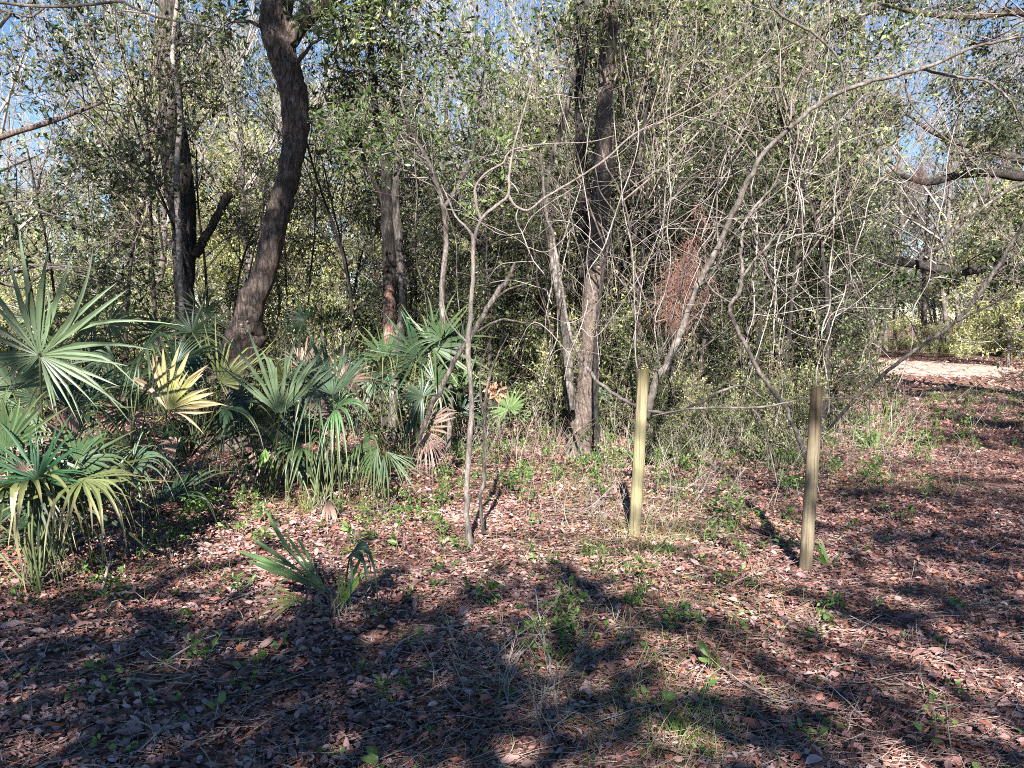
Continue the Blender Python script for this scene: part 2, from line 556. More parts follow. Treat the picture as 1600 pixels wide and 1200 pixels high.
# ------------------------------------------------------------------ hand-placed trees
def trunk_tube(mb, pts, widths, d, k=18, m=6, rough=.08, rng=None, rnd=.5, knots=(), kink=.06):
    """pts: (px,py[,depth]); widths in px"""
    rng = rng or np.random.default_rng(1)
    W3 = np.array([P(p[0], p[1], p[2] if len(p) > 2 else d) for p in pts])
    dd = np.array([p[2] if len(p) > 2 else d for p in pts])
    w = np.array(widths, float)
    if len(w) != len(pts): w = np.interp(np.linspace(0, 1, len(pts)), np.linspace(0, 1, len(w)), w)
    rad = pxw(w, dd) / 2
    C = catmull(W3, m)
    rad = np.interp(np.linspace(0, len(pts) - 1, len(C)), np.arange(len(pts)), rad)
    n = len(C)
    jit = rng.normal(size=C.shape) * (rad * kink)[:, None]; jit[0] = 0
    C = C + jit
    ang = np.arange(k) / k * 2 * PI
    ph = rng.uniform(0, 6, 6)
    T = np.arange(n)[:, None]; A = ang[None]
    nz = (np.sin(A * 2 + T * .35 + ph[0]) * .5 + np.sin(A * 3 - T * .55 + ph[1]) * .35 + np.sin(A * 5 + T * .9 + ph[2]) * .25 + rng.normal(size=(n, k)) * .25)
    Rm = rad[:, None] * (1 + rough * nz)
    for (t, a, am) in knots:
        da = np.angle(np.exp(1j * (A - a)))
        Rm += rad[:, None] * am * np.exp(-((T / n - t) / .025) ** 2 - (da / .55) ** 2)
    tubes(mb, C[None], Rm[None], k, rnd, cap=True)
    return C, rad


def limb_to(tw, rng, a, b, r0, r1, k=5, wig=.045):
    n = 7
    t = np.linspace(0, 1, n)[:, None]
    L = np.linalg.norm(b - a)
    p = a * (1 - t) + b * t + np.sin(t * PI) * np.array((0, 0, .12)) * L
    p[1:-1] += rng.normal(size=(n - 2, 3)) * L * wig
    tubes(tw, p[None], np.linspace(r0, r1, n)[None], k)
    return p


def side_limbs(tw, rng, C, rad, targets, f=.2, rtip=.004):
    """a limb from the trunk line C to each target"""
    for t in targets:
        t = np.asarray(t, float)
        dist = np.linalg.norm(C - t, axis=1) + np.maximum(0, C[:, 2] - t[2] + .3) * .8
        i = int(np.argmin(dist))
        limb_to(tw, rng, C[i], t, max(rad[i] * f, .008), rtip)


def crown_tree(name, label, cat, seed, trunks, d, bark, clumps, leafmat, twigmat, ntw=26, nlf=9, size=.06, big=False, width=.42,
               group=None, up=.4, twr=.0035, partname='trunk', limbs=True, sub=2):
    """trunks: list of dict(pts, w, [bark, d, knots]); clumps: (px,py,depth,radius m)"""
    rng = np.random.default_rng(seed)
    t0 = trunks[0]
    p0 = t0['pts'][0]
    base = P(p0[0], p0[1], p0[2] if len(p0) > 2 else t0.get('d', d))
    base[2] = 0
    root = empty(name, base)
    tag(root, label, cat, group)
    lines = []
    for t in trunks:
        mb = MB()
        C, rad = trunk_tube(mb, t['pts'], t['w'], t.get('d', d), k=t.get('k', 16), rng=rng, rough=t.get('rough', .08), knots=t.get('knots', ()))
        me = mb.build(t.get('name', partname), M[t.get('bark', bark)], root, smooth=True)
        me.location = -Vector(base)
        if 'label' in t: me['label'] = t['label']
        lines.append((C, rad))
    if clumps:
        C = np.array([P(c[0], c[1], c[2]) for c in clumps]); RR = np.array([c[3] for c in clumps])
        tw, lf = MB(), MB()
        allC = np.concatenate([l[0] for l in lines]); allr = np.concatenate([l[1] for l in lines])
        if limbs: side_limbs(tw, rng, allC, allr, C)
        clump_foliage(tw, lf, rng, C, RR, ntw, nlf, size, big, up, twr, width, sub)
        o = tw.build('branches', M[twigmat], root, smooth=True); o.location = -Vector(base)
        o = lf.build('crown', M[leafmat], root); o.location = -Vector(base)
    return root, lines


rs = np.random.default_rng(77)


def scatter(x0, x1, y0, y1, d0, d1, n, r0=.35, r1=.6, seed=0):
    g = np.random.default_rng(seed)
    return [(g.uniform(x0, x1), g.uniform(y0, y1), g.uniform(d0, d1), g.uniform(r0, r1)) for _ in range(n)]


# the big dark leaning oak
crown_tree('leaning_oak', 'thick dark leaning oak with a knobbly pinkish base above the palmettos', 'tree', 3, [
    dict(pts=[(362, 735), (370, 660), (374, 600), (380, 530), (392, 485), (414, 420), (430, 350), (448, 280), (462, 210), (459, 150), (444, 100), (433, 50), (436, 0), (455, -60), (480, -140)],
         w=[56, 44, 40, 52, 39, 35, 34, 36, 37, 39, 43, 47, 42, 30, 18], knots=[(.2, 1.2, .5), (.23, 3.6, .6), (.27, 5.0, .5), (.14, 2.2, .4), (.18, 4.2, .55), (.3, .4, .3), (.1, 4.8, .4), (.25, 4.4, .45), (.42, 4.6, .25), (.62, 4.4, .22), (.16, 5.3, .4)], k=36, rough=.12),
    dict(pts=[(440, 75), (462, 45), (490, 18), (530, -10), (600, -60)], w=[34, 30, 26, 22, 14], name='limb'),
], 9.6, 'oak_bark', scatter(330, 640, -110, -10, 8.6, 11, 9, .4, .6, 4) + [(500, 20, 9, .4), (410, -30, 9.3, .5), (350, 40, 10, .4), (540, 50, 9.2, .45), (585, 30, 9.4, .5)],
    'oak_leaf', 'dark_twig', 26, 9, .09)

# twin vine-clad trunks on the left
crown_tree('vine_clad_tree', 'pale mottled twin trunks wrapped in stems, left of the leaning oak', 'tree', 5, [
    dict(pts=[(300, 660), (296, 560), (288, 450), (284, 380), (276, 300), (268, 220), (262, 140), (260, 60), (264, -20), (262, -120)], w=[40, 31, 26, 28, 31, 30, 28, 28, 27, 20], rough=.13, k=20),
    dict(pts=[(284, 640), (292, 500), (298, 400), (297, 320), (290, 240), (278, 160), (274, 60), (280, -60)], w=[20, 16, 15, 16, 14, 13, 12, 9], bark='dark_bark'),
    dict(pts=[(276, 650), (284, 520), (281, 420), (279, 350), (276, 270), (281, 200), (279, 150), (270, 90), (276, 10), (285, -60)], w=[9, 8, 9, 9, 9, 8, 8, 7, 6, 5], d=11.3, bark='pale_twig', name='climbing_stem', rough=.03),
    dict(pts=[(305, 400), (318, 375), (332, 352), (345, 328), (358, 302)], w=[14, 13, 12, 13, 14], d=11.6, bark='dark_bark', name='broken_limb'),
], 11.8, 'grey_bark', scatter(170, 350, -100, 180, 11, 13.5, 16, .45, .75, 9) + scatter(170, 260, 180, 420, 11, 13, 5, .4, .7, 10),
    'oak_leaf', 'brown_twig', 24, 8, .085)

# red peeling trunk with twisted stem
crown_tree('peeling_tree', 'dark trunk with a bare red peeling patch behind the middle palmettos', 'tree', 8, [
    dict(pts=[(606, 660), (607, 600), (608, 540), (609, 480), (608, 420), (606, 350), (604, 290), (602, 240)], w=[30, 24, 21, 20, 20, 19, 18, 16], bark='dark_bark', rough=.12),
    dict(pts=[(607.5, 545, 10.42), (608.5, 522, 10.40), (609, 500, 10.39), (609, 470, 10.39), (607, 448, 10.42)], w=[13, 20, 21, 19, 12], bark='red_bark', name='peeled_patch', rough=.05),
    dict(pts=[(612, 700), (614, 640), (617, 580), (622, 530), (630, 480), (627, 420), (622, 360), (618, 300), (622, 240)], w=[16, 15, 14, 14, 13, 13, 12, 12, 9], d=10.1, bark='grey_bark', rough=.14),
    dict(pts=[(602, 245), (592, 200), (584, 150), (580, 90), (576, 30), (572, -60)], w=[16, 11, 11, 10, 9, 7], bark='dark_bark', name='limb'),
    dict(pts=[(604, 330), (592, 300), (580, 275), (566, 240), (560, 190)], w=[9, 8, 7, 6, 4], bark='dark_bark', name='limb'),
], 10.5, 'dark_bark', scatter(540, 700, -60, 120, 9.5, 11.5, 14, .4, .65, 12) + scatter(520, 690, 140, 240, 9.5, 11, 5, .4, .55, 13),
    'dark_leaf', 'dark_twig', 24, 8, .095)

# central straight tree
crown_tree('central_tree', 'straight grey brown trunk standing at the centre, left of the left post', 'tree', 11, [
    dict(pts=[(903, 715, 9.2), (907, 680, 9.25), (914, 630, 9.3), (919, 560, 9.3), (925, 480, 9.3), (931, 400, 9.3), (937, 320, 9.3), (942, 240, 9.3), (945, 160, 9.3), (950, 80, 9.3), (957, 0, 9.3), (966, -90, 9.3)],
         w=[46, 36, 31, 29, 29, 29, 28, 26, 24, 24, 23, 20], rough=.05, k=22),
    dict(pts=[(922, 500, 9.5), (914, 440, 9.5), (912, 380, 9.5), (910, 300, 9.5), (908, 220, 9.5), (905, 130, 9.6), (915, 40, 9.6), (912, -60, 9.6)], w=[12, 15, 16, 16, 16, 14, 12, 9], bark='dark_bark'),
], 9.3, 'brown_bark', scatter(850, 1010, -90, 110, 8.8, 10.5, 10, .4, .6, 18) + [(890, 60, 8.7, .4), (1000, 120, 10, .4), (930, 40, 10, .5)],
    'oak_leaf', 'brown_twig', 22, 8, .08)

# leaning pale stem left of it
crown_tree('slender_tree', 'pale crooked tree leaning against the left side of the central trunk', 'tree', 12, [
    dict(pts=[(893, 640), (888, 580), (884, 520), (872, 450), (862, 380), (852, 310), (862, 250), (880, 190), (897, 120), (905, 40), (900, -50)], w=[15, 14, 14, 14, 13, 11, 9, 8, 7, 6, 5]),
], 9.0, 'grey_bark', [], 'oak_leaf', 'brown_twig')

# dark forked trunk behind the pale sapling
crown_tree('dark_forked_tree', 'dark thick trunk with a broken forked top behind the pale sapling', 'tree', 14, [
    dict(pts=[(800, 640), (790, 560), (782, 480), (768, 420), (756, 385), (725, 355), (695, 315)], w=[24, 20, 18, 20, 24, 18, 14], bark='dark_bark', rough=.12),
    dict(pts=[(775, 400), (800, 385), (830, 395), (850, 380)], w=[16, 12, 8, 5], name='limb'),
], 12, 'dark_bark', scatter(700, 880, 200, 380, 12, 13.5, 6, .4, .6, 20), 'dark_leaf', 'dark_twig')

# live oak on the right with long horizontal limbs
crown_tree('live_oak', 'spreading live oak with long dark horizontal limbs above the track', 'tree', 15, [
    dict(pts=[(1760, 650), (1750, 560), (1740, 460), (1730, 380), (1720, 300), (1700, 220), (1690, 100), (1700, 0)], w=[90, 74, 66, 62, 60, 56, 46, 40], bark='oak_bark', k=22),
    dict(pts=[(1722, 300), (1660, 285), (1600, 277), (1545, 270), (1500, 273), (1450, 285), (1405, 275), (1370, 290)], w=[30, 20, 15, 13, 12, 10, 7, 4], bark='dark_bark', name='limb'),
    dict(pts=[(1715, 260), (1640, 262), (1590, 248), (1550, 236), (1510, 226), (1460, 208), (1420, 180)], w=[20, 14, 11, 10, 9, 7, 4], name='limb'),
    dict(pts=[(1560, 272), (1540, 300), (1515, 330), (1490, 360), (1470, 385), (1440, 400), (1428, 440)], w=[8, 9, 9, 10, 8, 5, 2], name='limb'),
    dict(pts=[(1700, 420), (1620, 425), (1560, 415), (1500, 425), (1440, 415), (1390, 408), (1360, 430), (1320, 465), (1285, 490)], w=[22, 18, 14, 13, 13, 14, 9, 7, 4], bark='dark_bark', name='limb'),
    dict(pts=[(1690, 60), (1600, 20), (1520, 25), (1440, 20), (1380, 5), (1320, -10)], w=[22, 14, 11, 9, 7, 4], name='limb'),
], 13.5, 'grey_bark',
    scatter(1350, 1640, 100, 260, 12.3, 15, 19, .3, .6, 23) + scatter(1300, 1640, -60, 90, 12.5, 15, 15, .3, .6, 24)
    + scatter(1290, 1470, 360, 480, 12, 13.5, 9, .25, .4, 25) + scatter(1430, 1620, 375, 440, 12.5, 13.6, 6, .2, .35, 27) + scatter(1470, 1640, 300, 420, 13, 15, 6, .35, .6, 26),
    'dark_leaf', 'dark_twig', 28, 9, .08)

# second oak limb system, top middle right
crown_tree('mossy_oak', 'big grey oak limb reaching right, high above the left post', 'tree', 16, [
    dict(pts=[(1010, 640), (1014, 540), (1010, 440), (1016, 340), (1010, 250), (1022, 190), (1050, 150), (1085, 125), (1120, 106), (1165, 95), (1215, 88), (1250, 72), (1300, 40), (1380, 10), (1460, -25)],
         w=[26, 22, 20, 20, 22, 24, 24, 22, 19, 17, 15, 13, 11, 9, 6], rough=.12, d=14),
    dict(pts=[(1006, 400), (1040, 385), (1080, 380), (1130, 400), (1170, 425), (1215, 428), (1262, 432), (1300, 420)], w=[14, 13, 12, 11, 11, 10, 8, 5], d=13.6, bark='dark_bark', name='limb'),
    dict(pts=[(1048, 150), (1060, 90), (1052, 40), (1060, -40)], w=[12, 10, 9, 6], d=14, name='limb'),
], 14, 'grey_bark', scatter(1170, 1320, 30, 120, 13.4, 14.8, 9, .3, .5, 30) + scatter(1120, 1300, 330, 470, 12.8, 14.5, 11, .35, .6, 31) + scatter(1190, 1330, 180, 320, 13, 15, 9, .35, .6, 32),
    'dark_leaf', 'dark_twig', 22, 8, .095)

# slim grey tree behind the right post
crown_tree('slim_grey_tree', 'slim grey leaning tree rising behind the right post', 'tree', 17, [
    dict(pts=[(1262, 640), (1272, 560), (1281, 500), (1295, 425), (1308, 350), (1322, 285), (1330, 210), (1345, 120), (1350, 0)], w=[13, 12, 12, 11, 11, 10, 9, 7, 5]),
], 12.5, 'grey_bark', scatter(1290, 1400, 130, 280, 12, 13.5, 7, .35, .55, 35), 'oak_leaf', 'brown_twig', 20, 8, .055)

crown_tree('overhanging_oak', 'leafy dark oak reaching in from beyond the left edge', 'tree', 51, [
    dict(pts=[(-190, 740), (-180, 600), (-170, 450), (-150, 300), (-140, 150), (-120, 0), (-110, -140)], w=[60, 50, 46, 42, 38, 30, 22]),
    dict(pts=[(-150, 300), (-80, 250), (0, 215), (80, 190), (160, 160)], w=[16, 12, 9, 7, 4], name='limb'),
], 10.2, 'oak_bark', scatter(-40, 240, -60, 110, 9.4, 11, 9, .25, .5, 52) + scatter(-60, 250, 130, 330, 9.6, 11.4, 13, .25, .45, 53) + scatter(-60, 250, 330, 450, 10, 12, 9, .25, .4, 54),
    'dark_leaf', 'dark_twig', 20, 8, .085)
crown_tree('drooping_tree', 'fine twigged leafy tree drooping in from the right edge over the track', 'tree', 55, [
    dict(pts=[(1720, 720), (1712, 600), (1716, 450), (1706, 300), (1690, 150), (1680, 0)], w=[26, 22, 20, 18, 14, 9]),
    dict(pts=[(1708, 330), (1650, 280), (1590, 290), (1530, 330), (1490, 380)], w=[8, 6, 5, 4, 2], name='limb'),
    dict(pts=[(1712, 520), (1650, 440), (1600, 410), (1550, 430), (1510, 480)], w=[8, 6, 5, 4, 2], name='limb'),
], 9.5, 'grey_bark', scatter(1500, 1650, 300, 600, 9, 11, 16, .2, .36, 56) + scatter(1250, 1650, -60, 130, 9, 11.5, 20, .2, .4, 57) + scatter(1480, 1650, 130, 260, 9, 11, 7, .2, .4, 58),
    'oak_leaf', 'brown_twig', 14, 6, .055, sub=3)
crown_tree('high_branched_tree', 'slim tree with leafy high branches just right of the central trunk', 'tree', 59, [
    dict(pts=[(1010, 690), (1002, 600), (996, 480), (990, 360), (998, 240), (1010, 120), (1020, 0), (1030, -100)], w=[12, 11, 10, 10, 9, 8, 7, 5]),
], 9.9, 'grey_bark', scatter(960, 1250, -80, 110, 9, 11.5, 13, .25, .45, 60) + scatter(1100, 1300, 180, 330, 9.5, 11.5, 8, .22, .4, 61) + scatter(820, 960, 130, 330, 10, 12, 6, .22, .4, 62),
    'oak_leaf', 'brown_twig', 18, 7, .075)

# bright green young tree across the middle top
crown_tree('young_green_tree', 'leafy young tree with bright green leaves right of the leaning oak', 'tree', 18, [
    dict(pts=[(700, 700), (704, 620), (696, 540), (690, 460), (697, 380), (690, 310), (668, 250), (640, 200), (625, 150)], w=[9, 9, 8, 8, 8, 7, 6, 5, 4]),
    dict(pts=[(692, 330), (725, 270), (745, 210), (750, 150), (760, 90)], w=[6, 6, 5, 4, 3], name='limb'),
], 8.2, 'smooth_bark', scatter(490, 620, 150, 270, 7.4, 8.6, 10, .22, .36, 40) + scatter(600, 790, 60, 290, 7.4, 8.8, 17, .22, .38, 41) + scatter(700, 780, 30, 130, 7.8, 8.8, 4, .2, .35, 42),
    'green_leaf', 'pale_twig', 12, 7, .062, big=True, width=.36, twr=.0028)

# ------------------------------------------------------------------ the pale sapling with its curved forks
def stem_thing(name, label, cat, lines, d, mat, group=None, k=8, part=None, leafy=None, seed=1, rough=.04, root_at=None, kink=.28):
    """one thing made of several tapering stems in one mesh"""
    rng = np.random.default_rng(seed)
    mb = MB()
    allp = []
    for pts, w in lines:
        w = [q * .8 for q in w]
        C, r = trunk_tube(mb, pts, w, d, k=k, rng=rng, rough=rough + .06, kink=kink)
        allp.append(C)
    base = allp[0][0].copy() if root_at is None else np.array(root_at)
    if leafy is None:
        o = mb.build(name, M[mat], smooth=True)
        for v in (0,): pass
        me = o.data
        me.transform(__import__('mathutils').Matrix.Translation(-Vector(base)))
        o.location = base
        return tag(o, label, cat, group)
    root = empty(name, base); tag(root, label, cat, group)
    o = mb.build(part or 'stem', M[mat], root, smooth=True); o.location = -Vector(base)
    tw, lf = MB(), MB()
    A = np.concatenate(allp)
    lp = dict(n=20, r=.2, ntw=8, nlf=6, size=.05, mat='oak_leaf', t0=.3, big=False); lp.update(leafy)
    if 'clumps' in lp:
        C = np.array([P(*c[:3]) for c in lp['clumps']]); RR = np.array([c[3] for c in lp['clumps']])
    else:
        idx = rng.integers(int(len(A) * lp['t0']), len(A), lp['n']); C = A[idx] + rng.normal(size=(lp['n'], 3)) * lp['r'] * .3
        RR = rng.uniform(.6, 1.2, lp['n']) * lp['r']
    clump_foliage(tw, lf, rng, C, RR, lp['ntw'], lp['nlf'], lp['size'], lp['big'], .4, .002)
    o = tw.build('twigs', M['brown_twig'], root); o.location = -Vector(base)
    o = lf.build('leaves', M[lp['mat']], root); o.location = -Vector(base)
    return root


stem_thing('pale_sapling', 'slender pale sapling in the open leaf litter, forking into curved branches', 'sapling', [
    ([(737, 868), (731, 820), (729, 770), (733, 700), (737, 640), (734, 580), (731, 540), (736, 480), (739, 430), (740, 372)], [17, 12, 11, 10.5, 10.5, 10, 10, 9, 8, 8]),
    ([(740, 375), (752, 343), (775, 322), (794, 304), (796, 270), (805, 220), (820, 170), (832, 125)], [7, 6.5, 6, 5.5, 5, 4, 3, 2]),
    ([(752, 345), (744, 318), (743, 292), (760, 270), (785, 255), (800, 235), (850, 225), (920, 222), (960, 212)], [5, 4.5, 4, 4, 3.5, 3, 2.5, 2, 1.5]),
    ([(794, 304), (806, 322), (826, 328), (850, 310), (900, 280), (945, 250), (990, 210), (1040, 185), (1080, 160)], [5, 5, 4.5, 4, 4, 4, 3, 2, 1.5]),
    ([(740, 372), (728, 355), (712, 338), (700, 310), (690, 290)], [6, 5, 4, 3, 2]),
    ([(735, 540), (700, 500), (690, 440), (700, 380)], [4, 3, 3, 2]),
], 5.35, 'sapling_bark', k=12, kink=.14)
root = stem_thing('forked_stem', 'thin grey stem with a withered orange leaf cluster, right of the pale sapling', 'sapling', [
    ([(757, 838), (751, 790), (756, 740), (757, 690), (758, 640), (762, 600), (775, 560), (795, 520)], [8, 8, 8, 7, 7, 5, 3, 2]),
    ([(757, 660), (750, 610), (752, 570), (770, 520)], [4, 3, 2, 1.5]),
    ([(760, 615), (790, 610), (812, 590)], [3, 2, 1.5]),
], 5.6, 'grey_bark', leafy=dict(clumps=[(772, 606, 5.6, .06), (778, 616, 5.58, .05)], ntw=5, nlf=6, size=.05, mat='orange_leaf', big=True), k=9)

# leaning brown branch behind
stem_thing('leaning_branch', 'crooked brown branch leaning right behind the pale sapling', 'branch', [
    ([(655, 690), (672, 640), (690, 605), (712, 560), (738, 522), (765, 475), (790, 440), (800, 425), (803, 410)], [10, 10, 10, 10, 10, 10, 10, 8, 4]),
    ([(765, 475), (790, 455), (830, 440)], [5, 4, 2]), ([(738, 522), (780, 500), (812, 503), (850, 510)], [4, 4, 3, 2])], 7.2, 'grey_bark', k=10)

# the pale leaning dead tree behind the left post
stem_thing('dead_leaning_tree', 'long pale dead tree leaning right from behind the left post', 'dead tree', [
    ([(1008, 665, 6.6), (1022, 605, 6.6), (1045, 560, 6.6), (1065, 515, 6.6), (1088, 450, 6.6), (1122, 385, 6.5), (1155, 310, 6.4), (1186, 250, 6.3), (1235, 198, 6.2), (1300, 150, 6.1), (1380, 122, 6.0), (1440, 108, 5.9), (1505, 80, 5.8), (1560, 64, 5.7), (1640, 50, 5.6)],
     [15, 15, 14, 13, 12, 11, 11, 10, 9, 8, 8, 7, 6, 5, 4]),
    ([(1440, 108, 5.9), (1490, 120, 6), (1545, 128, 6.1), (1580, 160, 6.1), (1600, 200, 6.2), (1660, 220, 6.2)], [5, 5, 4, 4, 3, 2]),
    ([(1415, 115, 6), (1418, 145, 6), (1430, 170, 6), (1470, 210, 6), (1530, 250, 6), (1610, 270, 6)], [4, 4, 3, 3, 2, 2]),
    ([(1088, 450, 6.6), (1110, 430, 6.5), (1160, 350, 6.3), (1215, 300, 6.2), (1300, 240, 6.1)], [4, 4, 3, 3, 2]),
    ([(1122, 385, 6.5), (1120, 320, 6.5), (1130, 250, 6.5), (1190, 150, 6.4)], [4, 3, 3, 1.5]),
    ([(1235, 198, 6.2), (1240, 140, 6.2), (1280, 60, 6.2), (1285, 20, 6.2)], [4, 3, 2, 1.5]),
    ([(1186, 250, 6.3), (1140, 200, 6.3), (1060, 180, 6.4)], [3, 3, 2]),
    ([(1065, 515, 6.6), (1100, 480, 6.6), (1110, 460, 6.6)], [4, 3, 2])], 6.5, 'smooth_bark', k=10)
stem_thing('zigzag_stem', 'reddish zigzag stem rising between the two posts', 'sapling', [
    ([(1262, 720), (1240, 665), (1222, 630), (1198, 598), (1178, 565), (1160, 530), (1143, 495), (1141, 478), (1155, 455), (1160, 425), (1158, 390), (1163, 350), (1178, 325), (1208, 290), (1225, 250)], [9, 9, 9, 9, 9, 8, 8, 8, 8, 7, 6, 6, 5, 4, 3]),
    ([(1160, 432), (1180, 405), (1205, 378), (1225, 350)], [5, 5, 4, 2]), ([(1145, 475), (1110, 450), (1090, 400)], [3, 3, 2])], 6.4, 'smooth_bark', k=9)
stem_thing('arching_branch', 'long bare bough sweeping up rightward in front of the sandy clearing', 'branch', [
    ([(1298, 668, 6.3), (1335, 625, 6.2), (1388, 578, 6.1), (1440, 540, 6), (1490, 505, 5.9), (1530, 460, 5.8), (1565, 405, 5.7), (1610, 330, 5.6), (1650, 250, 5.6)], [6, 7, 7, 7, 7, 7, 7, 6, 5]),
    ([(1490, 505, 5.9), (1540, 480, 5.8), (1620, 440, 5.7)], [4, 4, 3]), ([(1440, 540, 6), (1420, 500, 6), (1390, 470, 6)], [3, 2, 1.5]),
    ([(1530, 460, 5.8), (1500, 430, 5.8), (1480, 380, 5.8)], [3, 2, 1.5])], 6, 'grey_bark', k=8)
stem_thing('hanging_branch', 'pale bare branch arching down against the blue sky at the top', 'branch', [
    ([(1195, -60), (1204, 0), (1220, 24), (1265, 48), (1295, 73), (1314, 101), (1320, 140), (1322, 175)], [5, 5, 5, 5, 4, 4, 3, 2]),
    ([(1278, 55), (1292, 30), (1295, 0)], [3, 3, 2])], 5.5, 'smooth_bark', k=7)
stem_thing('overhead_branch', 'bare grey branch crossing the top left corner', 'branch', [
    ([(-60, 0), (0, 4), (60, 10), (130, 8), (185, 2), (210, 12), (250, 28), (318, 40), (345, 52)], [6, 6, 6, 6, 5, 4, 4, 3, 2]),
    ([(-40, 12), (10, 18), (48, 26), (70, 12), (76, 8)], [5, 4, 4, 3, 3]), ([(-40, 75), (0, 40), (15, 22), (20, 15)], [9, 7, 5, 3])], 3.9, 'smooth_bark', k=8)

# vines
stem_thing('looping_vine', 'thick grey vine drooping behind the left post from the central trunk', 'vine', [
    ([(846, 240, 8), (852, 320, 8), (866, 380, 8), (878, 450, 7.8), (894, 530, 7.5), (925, 585, 7.1), (960, 616, 6.8), (995, 634, 6.5), (1030, 644, 6.4), (1062, 642, 6.3), (1092, 630, 6.3), (1125, 612, 6.2), (1160, 602, 6.2), (1190, 620, 6.2)], [5, 6, 6, 6, 7, 7, 7, 7, 6, 6, 6, 5, 4, 3])], 7, 'smooth_bark', k=7)
stem_thing('draped_branch', 'thin pale branch draped across to the top of the right post', 'branch', [
    ([(1020, 650, 5.8), (1070, 640, 5.6), (1120, 637, 5.4), (1175, 637, 5.2), (1225, 630, 5.05), (1262, 622, 4.99), (1310, 622, 5.1), (1350, 622, 5.3)], [3, 4, 5, 5, 4, 4, 3, 2]),
    ([(1175, 637, 5.2), (1190, 660, 5.2), (1202, 700, 5.2), (1215, 760, 5.2)], [4, 4, 3, 2])], 5.3, 'smooth_bark', k=7)

# ------------------------------------------------------------------ posts
def post_mat(name, a, b_, c, green, top_dark=.9):
    m, n, b = newmat(name)
    tc = n.nodes.new('ShaderNodeTexCoord'); mp = n.nodes.new('ShaderNodeMapping'); mp.inputs['Scale'].default_value = (1, 1, .06)
    n.links.new(tc.outputs['Object'], mp.inputs[0])
    n1 = n.nodes.new('ShaderNodeTexNoise'); n1.inputs['Scale'].default_value = 55; n1.inputs['Detail'].default_value = 8; n1.inputs['Roughness'].default_value = .8
    n.links.new(mp.outputs[0], n1.inputs[0])
    r = ramp(n, [(.3, a), (.5, b_), (.7, c)]); n.links.new(n1.outputs[0], r.inputs[0])
    n2 = n.nodes.new('ShaderNodeTexNoise'); n2.inputs['Scale'].default_value = 7; n2.inputs['Detail'].default_value = 6
    n.links.new(tc.outputs['Object'], n2.inputs[0])
    r2 = ramp(n, [(.40, (0, 0, 0)), (.66, (.8, .8, .8))]); n.links.new(n2.outputs[0], r2.inputs[0])
    mx = n.nodes.new('ShaderNodeMixRGB'); mx.inputs[2].default_value = (*green, 1)
    n.links.new(r2.outputs[0], mx.inputs[0]); n.links.new(r.outputs[0], mx.inputs[1]); n.links.new(mx.outputs[0], b.inputs['Base Color'])
    mp2 = n.nodes.new('ShaderNodeMapping'); mp2.inputs['Scale'].default_value = (1, 1, .018)
    n.links.new(tc.outputs['Object'], mp2.inputs[0])
    n3 = n.nodes.new('ShaderNodeTexNoise'); n3.inputs['Scale'].default_value = 75; n3.inputs['Detail'].default_value = 3
    n.links.new(mp2.outputs[0], n3.inputs[0])
    r4 = ramp(n, [(.36, (.2, .17, .14)), (.43, (1, 1, 1))]); n.links.new(n3.outputs[0], r4.inputs[0])
    ck = n.nodes.new('ShaderNodeMixRGB'); ck.blend_type = 'MULTIPLY'; ck.inputs[0].default_value = .5
    n.links.new(mx.outputs[0], ck.inputs[1]); n.links.new(r4.outputs[0], ck.inputs[2])
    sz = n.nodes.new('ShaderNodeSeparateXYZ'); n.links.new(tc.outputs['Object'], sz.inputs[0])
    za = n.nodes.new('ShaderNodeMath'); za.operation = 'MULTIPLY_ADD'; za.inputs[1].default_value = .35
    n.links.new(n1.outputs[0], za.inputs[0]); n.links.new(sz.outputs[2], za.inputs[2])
    r5 = ramp(n, [(.0, (.35, .24, .2)), (.26, (1, 1, 1)), (top_dark, (1, 1, 1)), (1.0, (.38, .34, .3))])  # soil splash at the foot; tone darkens again towards the top
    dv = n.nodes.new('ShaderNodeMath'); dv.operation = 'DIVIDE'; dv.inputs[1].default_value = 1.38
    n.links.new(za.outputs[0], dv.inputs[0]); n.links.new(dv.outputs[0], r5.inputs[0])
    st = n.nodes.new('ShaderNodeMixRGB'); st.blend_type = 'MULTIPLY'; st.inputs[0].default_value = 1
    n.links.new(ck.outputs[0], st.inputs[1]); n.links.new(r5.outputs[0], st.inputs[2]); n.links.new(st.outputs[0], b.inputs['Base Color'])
    bp = n.nodes.new('ShaderNodeBump'); bp.inputs['Strength'].default_value = .8; bp.inputs['Distance'].default_value = .008
    n.links.new(n1.outputs[0], bp.inputs['Height']); n.links.new(bp.outputs[0], b.inputs['Normal'])
    b.inputs['Roughness'].default_value = .85; b.inputs['Specular IOR Level'].default_value = .2
    return m


